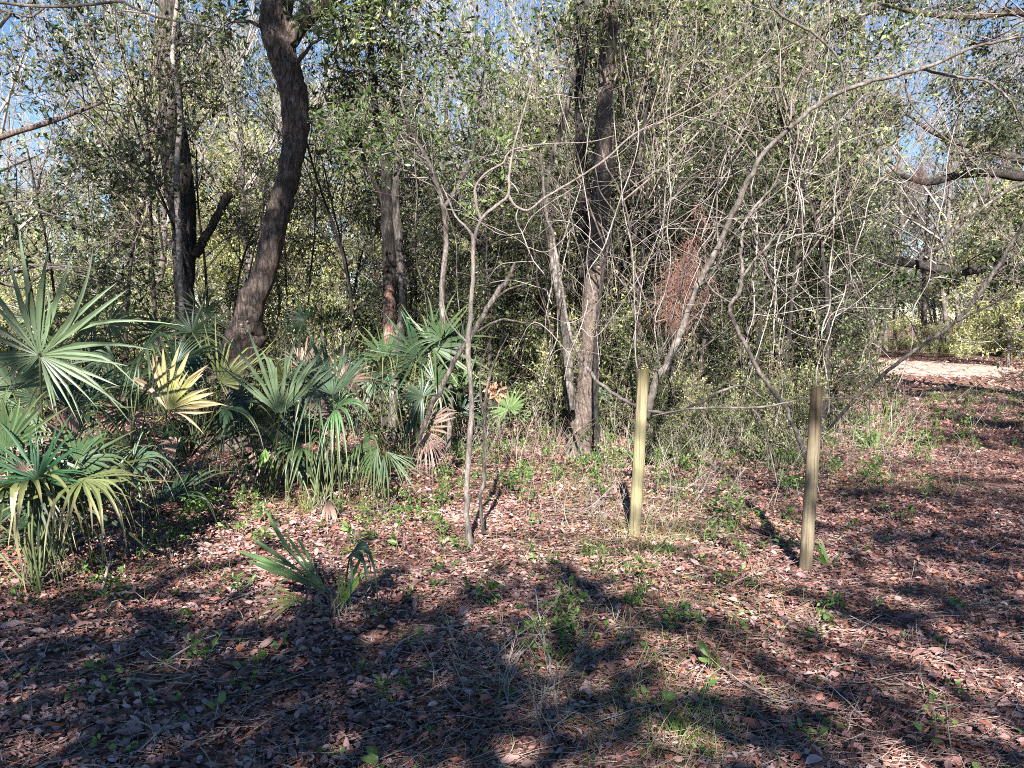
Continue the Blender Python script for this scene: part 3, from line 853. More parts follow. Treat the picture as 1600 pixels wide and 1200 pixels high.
def post(label, bpx, tpx, w, mat, seed, sx=1.0):
    rng = np.random.default_rng(seed)
    b = Gp(*bpx)
    d = b[1]
    t = P(tpx[0], tpx[1], d - .01)
    r = pxw(w, d) / 2
    n, k = 26, 24
    tt = np.linspace(-.12, 1, n)
    C = b + (t - b) * tt[:, None]
    ang = np.arange(k) / k * 2 * PI
    # a half-round timber: rounded, slightly flattened
    base = 1 + .06 * np.cos(2 * ang) + .02 * rng.normal(size=k)
    Rm = r * (base[None] * (1 + .012 * rng.normal(size=(n, 1))) + .012 * rng.normal(size=(n, k)))
    Rm *= (1.06 - .1 * np.clip(tt, 0, 1))[:, None]
    Rm[-1] *= .93
    V = C[:, None, :] + np.stack([np.cos(ang), np.sin(ang), 0 * ang], -1)[None] * Rm[..., None]
    V[-1, :, 2] += .012 * np.cos(ang * 1 + 1)
    V[-2, :, 2] = V[-1, :, 2] - .008; 
    mb = MB(); i = np.arange(n * k).reshape(n, k)
    q = np.stack([i[:-1], np.roll(i[:-1], -1, 1), np.roll(i[1:], -1, 1), i[1:]], -1).reshape(-1, 4)
    Vf = np.concatenate([V.reshape(-1, 3), [C[-1] + (0, 0, .006)]])
    l = i[-1]
    mb.add(Vf - b, q, np.stack([l, np.roll(l, -1), np.full(k, n * k)], -1))
    o = mb.build('wooden_post', mat, smooth=True)
    o.location = b
    return tag(o, label, 'post', 'two wooden posts beside the track')


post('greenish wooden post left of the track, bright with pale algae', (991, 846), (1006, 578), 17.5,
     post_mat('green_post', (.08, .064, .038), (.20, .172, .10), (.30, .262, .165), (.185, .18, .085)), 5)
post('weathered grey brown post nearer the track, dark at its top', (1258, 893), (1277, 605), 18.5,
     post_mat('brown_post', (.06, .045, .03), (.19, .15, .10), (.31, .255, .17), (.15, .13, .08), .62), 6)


# ------------------------------------------------------------------ palmettos
PALE = (.085, .12, .062); MID = (.040, .068, .026); DARK = (.016, .032, .014); BLUE = (.055, .088, .052); YEL = (.22, .22, .07); OLIVE = (.085, .10, .035); BROWN = (.22, .145, .115); LIME = (.10, .19, .04)


def frond(root, seed, hub, tip, facing, Rr, spread=200, nseg=24, fuse=.42, droop=.25, col=MID, tipcol=None, edgecol=None, base=None, stalkcol=(.1, .12, .05), wscale=.68, jit=.16, label=None, curl=0.0, cut=.22):
    """hub: world point; tip: world direction of the middle blade; facing: which way the upper side looks"""
    rng = np.random.default_rng(seed)
    ax = nrm(np.array(tip, float)); nn = nrm(np.array(facing, float)); nn = nrm(nn - ax * np.dot(ax, nn)); sd = np.cross(ax, nn)
    sp_ = R(spread); dth = sp_ / nseg
    th = (np.arange(nseg) + .5) * dth - sp_ / 2 + rng.normal(size=nseg) * jit * dth
    L = Rr * (1 - cut * (np.abs(th) / (sp_ / 2)) ** 2) * rng.uniform(.72, 1.1, nseg)
    S_ = np.array([.03, .12, .25, .38, .5, .62, .74, .86, .95, 1.0])
    ns = len(S_)
    dirs = np.cos(th)[:, None] * ax + np.sin(th)[:, None] * sd
    crossd = -np.sin(th)[:, None] * ax + np.cos(th)[:, None] * sd
    hw_f = np.tan(dth / 2) * L[:, None] * S_[None]
    wm = np.tan(dth / 2) * L * fuse * 1.02
    taper = np.clip((1 - S_) / (1 - fuse), 0, 1) ** .75
    hw = np.where(S_[None] < fuse, hw_f, wm[:, None] * taper[None] * wscale)
    c = hub + dirs[:, None, :] * (L[:, None] * S_[None])[..., None]
    # blades bend: cupped near the hub, tips hang
    dr = droop * rng.uniform(.5, 1.5, nseg)
    s3 = np.clip(S_ - .15, 0, 1) ** 2.2
    hor = 1.0
    c = c + np.array((0, 0, -1.0)) * (dr[:, None] * s3[None] * L[:, None] * hor)[..., None]
    # keep length: pull in when hanging
    c = c - dirs[:, None, :] * (np.clip(dr, 0, 2)[:, None] * .35 * s3[None] * L[:, None])[..., None]
    c = c + nn * (np.sin(np.abs(th)) * .10)[:, None, None] * (L[:, None] * S_[None])[..., None]
    c = c + nn * (curl * L[:, None] * (S_ ** 2)[None])[..., None]
    br = (rng.random(nseg) < .22) * rng.uniform(.2, 1.1, nseg)
    c = c + np.array((0, 0, -1.0)) * (br[:, None] * np.clip(S_ - rng.uniform(.45, .75), 0, 1)[None] * L[:, None])[..., None]
    c = c + crossd[:, None, :] * (rng.normal(size=nseg)[:, None] * .19 * (S_ ** 2)[None] * L[:, None])[..., None]
    tw = rng.normal(size=nseg) * .5
    e = nrm(crossd[:, None, :] + nn * (tw[:, None] * (S_ ** 2)[None] * .9)[..., None])
    up = nn * .55
    l = c + e * hw[..., None] + up * hw[..., None]
    r_ = c - e * hw[..., None] + up * hw[..., None]
    V = np.stack([l, c, r_], 2)          # nseg, ns, 3, 3
    idx = np.arange(nseg * ns * 3).reshape(nseg, ns, 3)
    q = np.concatenate([np.stack([idx[:, :-1, j], idx[:, :-1, j + 1], idx[:, 1:, j + 1], idx[:, 1:, j]], -1).reshape(-1, 4) for j in (0, 1)])
    col = np.array(col); tc = np.array(tipcol if tipcol is not None else col * .8 + np.array((.05, .04, .015)))
    ec = np.array(edgecol if edgecol is not None else col)
    w = np.clip((S_ - .45) / .5, 0, 1)[None, :, None]
    we = (np.abs(th) / (sp_ / 2))[:, None, None] ** 2
    cc = (col * (1 - we) + ec * we) * (1 - w) + tc * w
    cc = cc * rng.uniform(.75, 1.25, nseg)[:, None, None]
    cc = np.repeat(cc[:, :, None, :], 3, 2)
    cc[:, :, 1] *= 1.25
    mb = MB(); mb.add(V, q, None, None, None, cc)
    rl = np.array(root.location)
    o = mb.build('frond', M['frond'], root); o.location = -Vector(rl)
    if label: o['label'] = label
    if base is not None:
        b = np.array(base, float)
        ctrl = (b + hub) / 2 + np.array((0, 0, .06)) * np.linalg.norm(hub - b) + rng.normal(size=3) * .02
        pts = catmull([b, ctrl, hub + dirs.mean(0) * .01], 8)
        sm = MB(); tubes(sm, pts[None], np.linspace(.0085, .005, len(pts))[None], 6)
        sm.has = True; sm.vc = [np.broadcast_to(np.array(stalkcol), (sm.n, 3))]
        s = sm.build('stalk', M['frond'], o, smooth=True)
    return o


def palmetto(label, basepx, fronds, seed, name='palmetto', group='saw palmettos under the trees', extra=0):
    b = Gp(*basepx)
    root = empty(name, b); tag(root, label, 'palmetto', group)
    # short shaggy stump
    rng = np.random.default_rng(seed)
    mb = MB()
    n = 40
    st = np.tile(b, (n, 1)) + rng.normal(size=(n, 3)) * (.035, .035, 0)
    tubes(mb, twigs(rng, st, np.array((0, 0, 1.0)) + rng.normal(size=(n, 3)) * .5, rng.uniform(.06, .2, n), n, .5, 0, 4), np.linspace(.006, .002, 4)[None].repeat(n, 0), 3)
    o = mb.build('stump', M['brown_twig'], root); o.location = -Vector(b)
    fronds = list(fronds)
    for k in range(extra):
        hx, hy = basepx[0] + rng.normal() * 75, basepx[1] - rng.uniform(70, 210)
        a = rng.uniform(-1.2, 1.2)
        fronds.append(dict(hub=(hx, hy), tip=(hx + 70 * math.sin(a), hy - 50 * math.cos(a), rng.uniform(-.3, .3)), spread=rng.uniform(130, 230), nseg=int(rng.integers(14, 22)), fuse=.3,
                           droop=rng.uniform(.1, 1.15), col=[DARK, MID, DARK, BLUE, OLIVE, DARK, BROWN, MID, BROWN][rng.integers(9)], face=(rng.normal() * .6, -.8, .5), R=rng.uniform(.45, .85), d=rng.uniform(-.1, .7)))
    for i, f in enumerate(fronds):
        f = dict(f)
        px, py = f.pop('hub'); dd = f.pop('d', 0)
        hub = P(px, py, b[1] + dd)
        tp = f.pop('tip')               # pixel the middle blade points at (+ depth change)
        T = P(tp[0], tp[1], b[1] + dd + (tp[2] if len(tp) > 2 else 0))
        v = T - hub
        Rr = f.pop('R', None) or np.linalg.norm(v)
        fc = f.pop('face', (0, -1, .6))
        nb = f.pop('base', None)
        base = b + rng.normal(size=3) * (.04, .04, 0) if nb is None else (None if nb is False else P(*nb))
        frond(root, seed * 31 + i, hub, v, fc, Rr, base=base, **f)
    return root


palmetto('large pale palmetto fan with long straight blades at the far left', (75, 880), [
    dict(hub=(62, 556), tip=(105, 362, -.05), spread=310, nseg=38, fuse=.45, cut=.6, droop=.1, jit=.3, col=PALE, tipcol=(.14, .18, .12), face=(.1, -1, .35), d=-.35),
    dict(hub=(20, 610), tip=(-60, 520), spread=240, nseg=24, droop=.3, col=PALE, d=-.1, R=.55),
    dict(hub=(110, 640), tip=(180, 560, .2), spread=180, nseg=20, droop=.3, col=DARK, R=.5, d=.1),
    dict(hub=(40, 640), tip=(10, 720), spread=200, nseg=22, droop=.5, col=MID, R=.5, d=-.2),
    dict(hub=(20, 700), tip=(-60, 640), spread=220, nseg=22, droop=.5, col=MID, R=.5, d=-.3),
], 101, extra=13)
palmetto('dark green palmetto low at the left edge with drooping yellowed blades', (62, 925), [
    dict(hub=(58, 748), tip=(70, 625, .1), spread=210, nseg=26, droop=.12, col=(.014, .052, .02), tipcol=(.03, .07, .03), face=(0, -1, .45), d=-.1),
    dict(hub=(45, 752), tip=(60, 742, -.45), spread=260, nseg=22, droop=1.15, col=OLIVE, tipcol=(.2, .16, .08), face=(0, -.3, 1), R=.55, d=-.05, edgecol=(.18, .18, .07)),
    dict(hub=(130, 750), tip=(200, 770, -.15), spread=170, nseg=18, droop=.9, col=OLIVE, tipcol=(.2, .165, .09), face=(0, -.3, 1), R=.5, d=-.1),
    dict(hub=(38, 738), tip=(28, 700, -.05), spread=120, nseg=10, droop=.4, col=BROWN, tipcol=BROWN, R=.14, d=-.3, label='small withered brown frond', base=False),
    dict(hub=(10, 700), tip=(-40, 620), spread=220, nseg=22, droop=.3, col=MID, R=.5),
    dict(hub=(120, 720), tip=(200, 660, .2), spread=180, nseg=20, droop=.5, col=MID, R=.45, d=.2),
], 102, extra=11)
palmetto('palmetto with one yellow fan and brown blade edges', (190, 800), [
    dict(hub=(262, 642), tip=(308, 548, -.05), spread=135, nseg=22, fuse=.6, droop=.12, col=YEL, tipcol=(.3, .22, .13), edgecol=(.3, .21, .15), face=(.1, -1, .5), d=-1.0, base=(165, 775, 5.7), stalkcol=(.2, .22, .06), label='yellow frond with pinkish brown edges', wscale=1.3),
    dict(hub=(225, 545), tip=(280, 490, -.1), spread=200, nseg=22, droop=1.1, col=MID, tipcol=(.12, .18, .07), face=(.2, -.5, 1), R=.62, d=-.1),
    dict(hub=(180, 560), tip=(100, 560, -.1), spread=120, nseg=14, droop=.5, col=PALE, face=(.2, -.5, 1), R=.55, d=-.1),
    dict(hub=(290, 560), tip=(350, 540, -.15), spread=190, nseg=20, droop=1.0, col=DARK, tipcol=MID, face=(.2, -.5, 1), R=.6, d=.1),
    dict(hub=(345, 640), tip=(430, 610, -.1), spread=150, nseg=16, droop=.6, col=DARK, face=(.2, -.7, 1), R=.6),
    dict(hub=(180, 650), tip=(185, 600), spread=150, nseg=12, droop=-.1, col=(.26, .15, .12), tipcol=BROWN, R=.22, d=.1, base=False, fuse=.6, label='small withered brown frond'),
    dict(hub=(275, 700), tip=(250, 690, -.1), spread=200, nseg=16, droop=.9, col=BROWN, tipcol=(.26, .2, .165), R=.28, d=-.4, base=False, label='withered pinkish brown frond hanging low'),
    dict(hub=(250, 690), tip=(330, 700, -.2), spread=240, nseg=20, droop=1.1, col=MID, face=(0, -.5, 1), R=.5, d=.1),
    dict(hub=(200, 700), tip=(140, 660, -.2), spread=200, nseg=18, droop=.9, col=MID, face=(0, -.5, 1), R=.45, d=.2),
], 103, extra=13)
palmetto('upright pale green palmetto fan in front of the leaning oak', (420, 775), [
    dict(hub=(437, 648), tip=(442, 492, .05), spread=105, nseg=18, fuse=.5, droop=.02, col=PALE, tipcol=(.09, .13, .08), face=(.1, -1, .3), d=-.75),
    dict(hub=(415, 700), tip=(412, 740), spread=60, nseg=8, fuse=.8, droop=.02, col=LIME, tipcol=LIME, R=.18, d=-.35, face=(0, -1, .3), wscale=1.3),
    dict(hub=(380, 660), tip=(330, 600, .1), spread=190, nseg=20, droop=.7, col=DARK, R=.55, d=.1),
    dict(hub=(470, 680), tip=(500, 620, .1), spread=190, nseg=20, droop=.6, col=MID, R=.5, d=.2),
    dict(hub=(350, 690), tip=(370, 660, -.3), spread=220, nseg=20, droop=1.1, col=MID, face=(0, -.5, 1), R=.55, d=-.1),
    dict(hub=(400, 720), tip=(350, 720, -.2), spread=200, nseg=20, droop=1.0, col=DARK, face=(0, -.5, 1), R=.45, d=.1),
    dict(hub=(300, 520), tip=(320, 450, .1), spread=200, nseg=20, droop=.2, col=DARK, R=.5, d=1.2),
], 104, extra=12)
palmetto('palmetto with arching blades hanging in a curtain, right of the pale upright fan', (505, 790), [
    dict(hub=(522, 640), tip=(585, 600, -.15), spread=190, nseg=24, droop=1.1, col=(.065, .12, .05), tipcol=(.09, .13, .07), face=(.1, -.6, 1), R=.62, d=-.2),
    dict(hub=(520, 618), tip=(515, 500, .1), spread=120, nseg=20, fuse=.5, droop=.02, col=BLUE, tipcol=(.05, .08, .045), face=(0, -1, .3), d=-.3),
    dict(hub=(510, 690), tip=(480, 670, -.2), spread=160, nseg=16, droop=1.1, col=MID, face=(0, -.5, 1), R=.45, d=.1),
    dict(hub=(565, 690), tip=(610, 660, -.2), spread=200, nseg=22, droop=1.3, col=MID, face=(0, -.5, 1), R=.55),
    dict(hub=(512, 780), tip=(520, 815, -.05), spread=80, nseg=10, droop=.3, col=BROWN, tipcol=(.26, .19, .16), R=.25, d=-.5, base=False, fuse=.6, label='dead brown frond hanging to the ground'),
    dict(hub=(470, 700), tip=(430, 700, -.2), spread=200, nseg=20, droop=1.2, col=MID, face=(0, -.5, 1), R=.5, d=.1),
], 105, extra=9)
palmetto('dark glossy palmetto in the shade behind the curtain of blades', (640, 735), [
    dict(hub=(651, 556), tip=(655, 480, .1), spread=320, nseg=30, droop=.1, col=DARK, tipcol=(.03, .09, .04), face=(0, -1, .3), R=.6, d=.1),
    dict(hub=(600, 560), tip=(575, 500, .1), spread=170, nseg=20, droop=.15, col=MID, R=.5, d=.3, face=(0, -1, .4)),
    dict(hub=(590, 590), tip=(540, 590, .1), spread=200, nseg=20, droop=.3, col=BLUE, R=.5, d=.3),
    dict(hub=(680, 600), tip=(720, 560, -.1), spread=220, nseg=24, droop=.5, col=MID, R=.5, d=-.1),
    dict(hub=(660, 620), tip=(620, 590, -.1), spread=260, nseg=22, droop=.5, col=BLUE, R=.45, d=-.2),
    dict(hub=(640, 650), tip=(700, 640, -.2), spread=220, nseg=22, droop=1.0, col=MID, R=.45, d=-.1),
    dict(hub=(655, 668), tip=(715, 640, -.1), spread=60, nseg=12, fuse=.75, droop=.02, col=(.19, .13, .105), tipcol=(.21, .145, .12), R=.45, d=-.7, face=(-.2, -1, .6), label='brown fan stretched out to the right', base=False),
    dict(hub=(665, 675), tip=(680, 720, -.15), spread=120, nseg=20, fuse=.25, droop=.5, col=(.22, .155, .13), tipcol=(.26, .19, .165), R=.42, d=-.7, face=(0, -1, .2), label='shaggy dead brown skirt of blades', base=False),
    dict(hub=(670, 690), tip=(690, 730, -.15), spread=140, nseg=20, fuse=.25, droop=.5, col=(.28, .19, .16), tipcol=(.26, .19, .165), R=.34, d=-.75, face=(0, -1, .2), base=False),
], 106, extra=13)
palmetto('palmetto frond folded down over the litter left of the pale sapling', (600, 800), [
    dict(hub=(602, 705), tip=(680, 770, -.2), spread=50, nseg=12, fuse=.5, droop=.25, col=MID, tipcol=(.12, .17, .08), R=.5, d=-.1, face=(.2, -.6, 1)),
    dict(hub=(600, 712), tip=(598, 770, 0), spread=35, nseg=6, fuse=.6, droop=.1, col=BLUE, R=.3, d=-.15, face=(0, -1, .3)),
    dict(hub=(590, 700), tip=(560, 740, 0), spread=120, nseg=14, droop=.8, col=MID, R=.4, d=0),
], 107)
palmetto('small low palmetto seedling alone in the near leaf litter', (520, 965), [
    dict(hub=(512, 925), tip=(392, 832, .1), spread=38, nseg=11, fuse=.75, droop=-.02, col=(.05, .1, .032), tipcol=(.06, .11, .04), face=(.1, -1, .8), wscale=1.25, jit=.05),
    dict(hub=(545, 870), tip=(600, 830, -.15), spread=80, nseg=9, fuse=.3, droop=1.3, col=(.03, .07, .042), tipcol=(.03, .06, .038), R=.42, face=(0, -.6, 1), wscale=1.4),
    dict(hub=(528, 955), tip=(560, 868, 0), spread=40, nseg=9, fuse=.75, droop=0, col=(.09, .15, .035), R=.34, face=(-.1, -1, .5), wscale=1.2, jit=.05),
    dict(hub=(480, 937), tip=(402, 938, -.1), spread=44, nseg=8, fuse=.6, droop=.15, col=(.16, .17, .05), tipcol=BROWN, R=.3, face=(0, -1, .7), label='yellowing frond flat on the litter', wscale=1.2),
], 108)
palmetto('small pale palmetto between the pale sapling and central trunk', (800, 700), [
    dict(hub=(795, 640), tip=(790, 590, .1), spread=280, nseg=22, droop=.2, col=(.09, .14, .05), R=.42, face=(0, -1, .4)),
    dict(hub=(725, 600), tip=(720, 560, .1), spread=260, nseg=22, droop=.2, col=(.08, .13, .05), R=.45, face=(0, -1, .6)),
    dict(hub=(760, 660), tip=(730, 650, -.1), spread=220, nseg=20, droop=.6, col=MID, R=.4),
], 109)
palmetto('small bluish palmetto just right of the central trunk', (940, 690), [
    dict(hub=(938, 622), tip=(950, 570, 0), spread=200, nseg=12, droop=.5, col=BLUE, R=.4, face=(0, -1, .5)),
    dict(hub=(928, 628), tip=(930, 600, 0), spread=30, nseg=4, droop=.0, fuse=.8, col=PALE, R=.28, face=(0, -1, .3), wscale=1.6),
], 110)
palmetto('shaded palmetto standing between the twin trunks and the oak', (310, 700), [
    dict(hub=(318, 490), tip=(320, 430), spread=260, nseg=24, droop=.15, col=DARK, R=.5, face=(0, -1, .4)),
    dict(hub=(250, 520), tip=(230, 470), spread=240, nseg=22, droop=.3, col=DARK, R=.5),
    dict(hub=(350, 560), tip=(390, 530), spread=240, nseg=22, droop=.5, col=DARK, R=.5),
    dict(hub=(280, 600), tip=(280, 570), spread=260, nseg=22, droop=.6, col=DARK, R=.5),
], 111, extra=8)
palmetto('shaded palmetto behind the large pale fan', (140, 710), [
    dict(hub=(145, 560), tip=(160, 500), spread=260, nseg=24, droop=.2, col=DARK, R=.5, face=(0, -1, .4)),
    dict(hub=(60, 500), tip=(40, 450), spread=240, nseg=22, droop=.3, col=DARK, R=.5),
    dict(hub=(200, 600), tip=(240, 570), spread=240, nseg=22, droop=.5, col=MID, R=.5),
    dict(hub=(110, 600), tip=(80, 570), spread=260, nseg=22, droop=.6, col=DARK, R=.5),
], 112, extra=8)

# ------------------------------------------------------------------ generic trees: prototypes, then copies
def proto_tree(name, seed, H, crown0, cr, nclump, ntw, nlf, size, bark, leafmat, twigmat, r0=.1, lean=.1, crad=(.5, .9), big=False, sub=2, twr=.004, nstem=1):
    rng = np.random.default_rng(seed)
    root = empty(name, (0, 0, 0))
    tr, tw, lf = MB(), MB(), MB()
    lines, rads = [], []
    for s in range(nstem):
        n = 12
        z = np.linspace(-.15, H * .93, n)
        dx = np.cumsum(rng.normal(size=(n, 2)) * H * .012, 0) + np.linspace(0, 1, n)[:, None] * rng.normal(size=2) * H * lean
        off = rng.normal(size=2) * .15 * (nstem > 1)
        C = np.column_stack([dx + off, z]); rad = np.linspace(r0, r0 * .15, n) * (1 if s == 0 else .7)
        rad[0] *= 1.3
        Cc = catmull(C, 3); rr = np.interp(np.linspace(0, 1, len(Cc)), np.linspace(0, 1, n), rad)
        Rm = rr[:, None] * (1 + .09 * rng.normal(size=(len(Cc), 9)))
        tubes(tr, Cc[None], Rm[None], 9)
        lines.append(Cc); rads.append(rr)
    A = np.concatenate(lines); ra = np.concatenate(rads)
    t = rng.random(nclump) ** .8
    z = crown0 + (H - crown0) * t
    prof = cr * (.45 + .75 * np.sin(np.clip(t, .02, 1) * PI * .85 + .25))
    an = rng.uniform(0, 2 * PI, nclump); q = np.sqrt(rng.random(nclump))
    top = A[np.clip(np.searchsorted(lines[0][:, 2], z), 0, len(lines[0]) - 1)]
    C = np.column_stack([top[:, 0] + np.cos(an) * prof * q, top[:, 1] + np.sin(an) * prof * q, z])
    RR = rng.uniform(*crad, nclump)
    side_limbs(tw, rng, A, ra, C, .4, .007)
    clump_foliage(tw, lf, rng, C, RR, ntw, nlf, size, big, .4, twr, .45, sub)
    kids = [tr.build('trunk', M[bark], root, smooth=True), tw.build('branches', M[twigmat], root), lf.build('crown', M[leafmat], root)]
    return root, kids


def grow(rng, out, p, d, L, r, lev, maxlev, nch=4, wig=.18, up=.08, shrink=.55):
    n = 6
    pts = [p]; dd = d
    for i in range(n - 1):
        dd = dd + rng.normal(size=3) * wig + np.array((0, 0, up)); dd = dd / np.linalg.norm(dd)
        p = p + dd * L / (n - 1); pts.append(p)
    pts = np.array(pts)
    r1 = r * .35
    out.append((lev, pts, np.linspace(r, r1, n)))
    if lev == maxlev: return
    k = nch if lev else nch + 4
    for j in range(k):
        t = rng.uniform(.2 if lev else .3, 1)
        i = min(int(t * (n - 1)), n - 2)
        a = pts[i] + (pts[i + 1] - pts[i]) * (t * (n - 1) - i)
        ax = rng.normal(size=3); q = pts[i + 1] - pts[i]; q /= np.linalg.norm(q)
        ax -= q * np.dot(ax, q); ax /= np.linalg.norm(ax)
        ang = rng.uniform(.4, 1.1)
        nd = q * math.cos(ang) + ax * math.sin(ang)
        grow(rng, out, a, nd, L * shrink * rng.uniform(.6, 1.2), max(r * (1 - t * .6) * .55, .0025), lev + 1, maxlev, nch, wig * 1.1, up, shrink)


def proto_bare(name, seed, H, r0, bark, twigmat, leafmat=None, nlf=2, size=.05, lev=4, nch=4, moss=0, up=.08):
    rng = np.random.default_rng(seed)
    root = empty(name, (0, 0, 0))
    out = []
    grow(rng, out, np.array((0, 0, -.15)), nrm(np.array((rng.normal() * .06, rng.normal() * .06, 1.0))), H * .8, r0, 0, lev, nch, .07, up)
    tr, tw, lf = MB(), MB(), MB()
    for l, p, r in out:
        if l == 0:
            C = catmull(p, 5); rr = np.interp(np.linspace(0, 1, len(C)), np.linspace(0, 1, 6), r)
            tubes(tr, C[None], (rr[:, None] * (1 + .07 * rng.normal(size=(len(C), 10))))[None], 10)
    for l, kk in ((1, 6), (2, 4), (3, 3), (4, 3), (5, 3)):
        pp = [p for q, p, r in out if q == l]
        if pp: tubes(tw, np.array(pp), np.array([r for q, p, r in out if q == l]), kk)
    kids = [tr.build('trunk', M[bark], root, smooth=True), tw.build('branches', M[twigmat], root)]
    last = np.array([p for q, p, r in out if q >= lev - 1])
    if leafmat:
        p, d = along(last, rng.uniform(.2, 1, (len(last), nlf))); p = p.reshape(-1, 3); d = d.reshape(-1, 3)
        leaves(lf, rng, p, d + rng.normal(size=p.shape) * .7, size, .3)
        kids.append(lf.build('crown', M[leafmat], root))
    if moss:
        mm = MB()
        li = last[rng.integers(0, len(last), moss)]
        p, d = along(li, rng.uniform(0, 1, (moss, 8))); p = p.reshape(-1, 3); n = len(p)
        t = twigs(rng, p + rng.normal(size=(n, 3)) * .03, np.array((0, 0, -1.0)) + np.zeros((n, 3)), rng.uniform(.1, .45, n), n, .2, -1.0, 4, .2)
        tubes(mm, t, np.linspace(.006, .002, 4)[None].repeat(n, 0), 3, rng.random(n))
        kids.append(tag(mm.build('hanging_moss', M['moss'], root), kind='stuff'))
    return root, kids


protos = {
    'oakA': proto_tree('understory_oak', 201, 8.5, 1.6, 2.0, 48, 20, 9, .10, 'dark_bark', 'oak_leaf', 'dark_twig', .09),
    'oakB': proto_tree('understory_oak', 202, 10.5, 2.6, 2.3, 50, 20, 9, .11, 'grey_bark', 'dark_leaf', 'brown_twig', .11),
    'holly': proto_tree('holly_tree', 203, 6.5, .5, 1.4, 44, 22, 9, .085, 'grey_bark', 'dark_leaf', 'dark_twig', .06),
    'yel': proto_tree('yellowing_tree', 204, 6.0, .3, 1.6, 46, 18, 10, .10, 'smooth_bark', 'yellow_leaf', 'pale_twig', .05),
    'pale': proto_tree('grey_leaved_tree', 205, 9.0, 1.0, 2.1, 50, 20, 8, .11, 'smooth_bark', 'pale_leaf', 'pale_twig', .09, sub=3),
    'bareA': proto_bare('bare_tree', 206, 11, .12, 'grey_bark', 'pale_twig', 'pale_leaf', 1, .06, 4, 5, moss=70),
    'bareB': proto_bare('bare_tree', 207, 12.5, .1, 'smooth_bark', 'pale_twig', None, lev=4, nch=5, moss=110),
    'shrubA': proto_tree('leafy_shrub', 208, 2.3, .15, 1.0, 34, 18, 9, .075, 'dark_bark', 'oak_leaf', 'brown_twig', .02, crad=(.25, .45), nstem=3, twr=.003),
    'shrubB': proto_tree('leafy_shrub', 209, 1.7, .1, .9, 26, 18, 9, .07, 'grey_bark', 'yellow_leaf', 'pale_twig', .015, crad=(.2, .4), nstem=3, twr=.003),
    'brush': proto_bare('bare_shrub', 210, 2.2, .014, 'grey_bark', 'brown_twig', 'yellow_leaf', 3, .05, 3, 5, up=.12),
    'sap': proto_bare('bare_sapling', 211, 5.0, .028, 'smooth_bark', 'brown_twig', 'oak_leaf', 4, .075, 3, 4),
    'sap2': proto_bare('bare_sapling', 212, 6.5, .035, 'dark_bark', 'brown_twig', 'oak_leaf', 5, .08, 3, 4),
}
used = set()
CAT = {'understory_oak': 'tree', 'holly_tree': 'tree', 'yellowing_tree': 'tree', 'grey_leaved_tree': 'tree', 'bare_tree': 'tree', 'leafy_shrub': 'shrub', 'bare_shrub': 'shrub', 'bare_sapling': 'sapling'}
DESC = {'oakA': 'green leafed oak', 'oakB': 'tall dark leafed oak', 'holly': 'dark bushy evergreen', 'yel': 'yellow green bushy tree', 'pale': 'grey green hazy tree',
        'bareA': 'pale mossy bare tree', 'bareB': 'tall pale bare tree', 'shrubA': 'green leafy shrub', 'shrubB': 'yellow green low shrub', 'brush': 'bare grey bush',
        'sap': 'thin pale sapling', 'sap2': 'thin dark sapling'}
GRP = {'oakA': 'oaks of the thicket', 'oakB': 'oaks of the thicket', 'holly': 'evergreens of the thicket', 'yel': 'yellowing trees in the background', 'pale': 'hazy grey trees in the background',
       'bareA': 'bare mossy trees in the background', 'bareB': 'bare mossy trees in the background', 'shrubA': 'shrubs of the thicket', 'shrubB': 'shrubs of the thicket', 'brush': 'bare bushes on the forest floor',
       'sap': 'saplings in the thicket', 'sap2': 'saplings in the thicket'}


def place(kind, x, y, s=1.0, rz=None, far=False, sz=None):
    ppx = 800 + F * x / y
    if y > 21 and (ppx > 1230 or ppx < 230): s *= .70
    elif y > 21 and rs.random() < .3: s *= .75
    root, kids = protos[kind]
    rz = rs.uniform(0, 2 * PI) if rz is None else rz
    loc = (x, y, float(gz(x, y)) if y < 40 else 0)
    sc = (s, s, s * (sz or 1))
    if kind not in used:
        used.add(kind); o = root
        o.location = loc; o.rotation_euler = (0, 0, rz); o.scale = sc
    else:
        o = copy_tree(root, loc, rz, sc, kids)
    nm = root.name.split('.')[0]
    tag(o, None, CAT[nm], GRP[kind])
    px = topix(x, y, 1.0)[0]
    zone = 'far off' if y > 34 else ('deep in the wood' if y > 20 else 'nearby')
    later(o, f"{DESC[kind]} {zone} {where(px)}", px)
    return o


def blocked(x, y, low=True):
    if abs(x - float(path_x(y))) < 1.5 + .03 * y and y < 36: return True
    px = topix(x, y, .5)[0]
    if low and 1345 < px < 1540 and y < 31: return True
    if 14 < y < 31 and 1290 < px < 1560: return True
    if 14 < y < 22 and 430 < px < 560: return True
    if y < 24 and px > 1500: return True
    return False


def band(kinds, d0, d1, n, x0=-80, x1=1680, s0=.85, s1=1.2, low=True, mind=0):
    c = 0; tries = 0
    while c < n and tries < n * 8:
        tries += 1
        d = rs.uniform(d0, d1)
        px = x0 + (x1 - x0) * ((c + rs.random()) / n)
        x = (px - 800) / F * d
        if blocked(x, d, low):
            c += .34
            continue
        c += 1
        place(kinds[rs.integers(len(kinds))], x, d, rs.uniform(s0, s1))


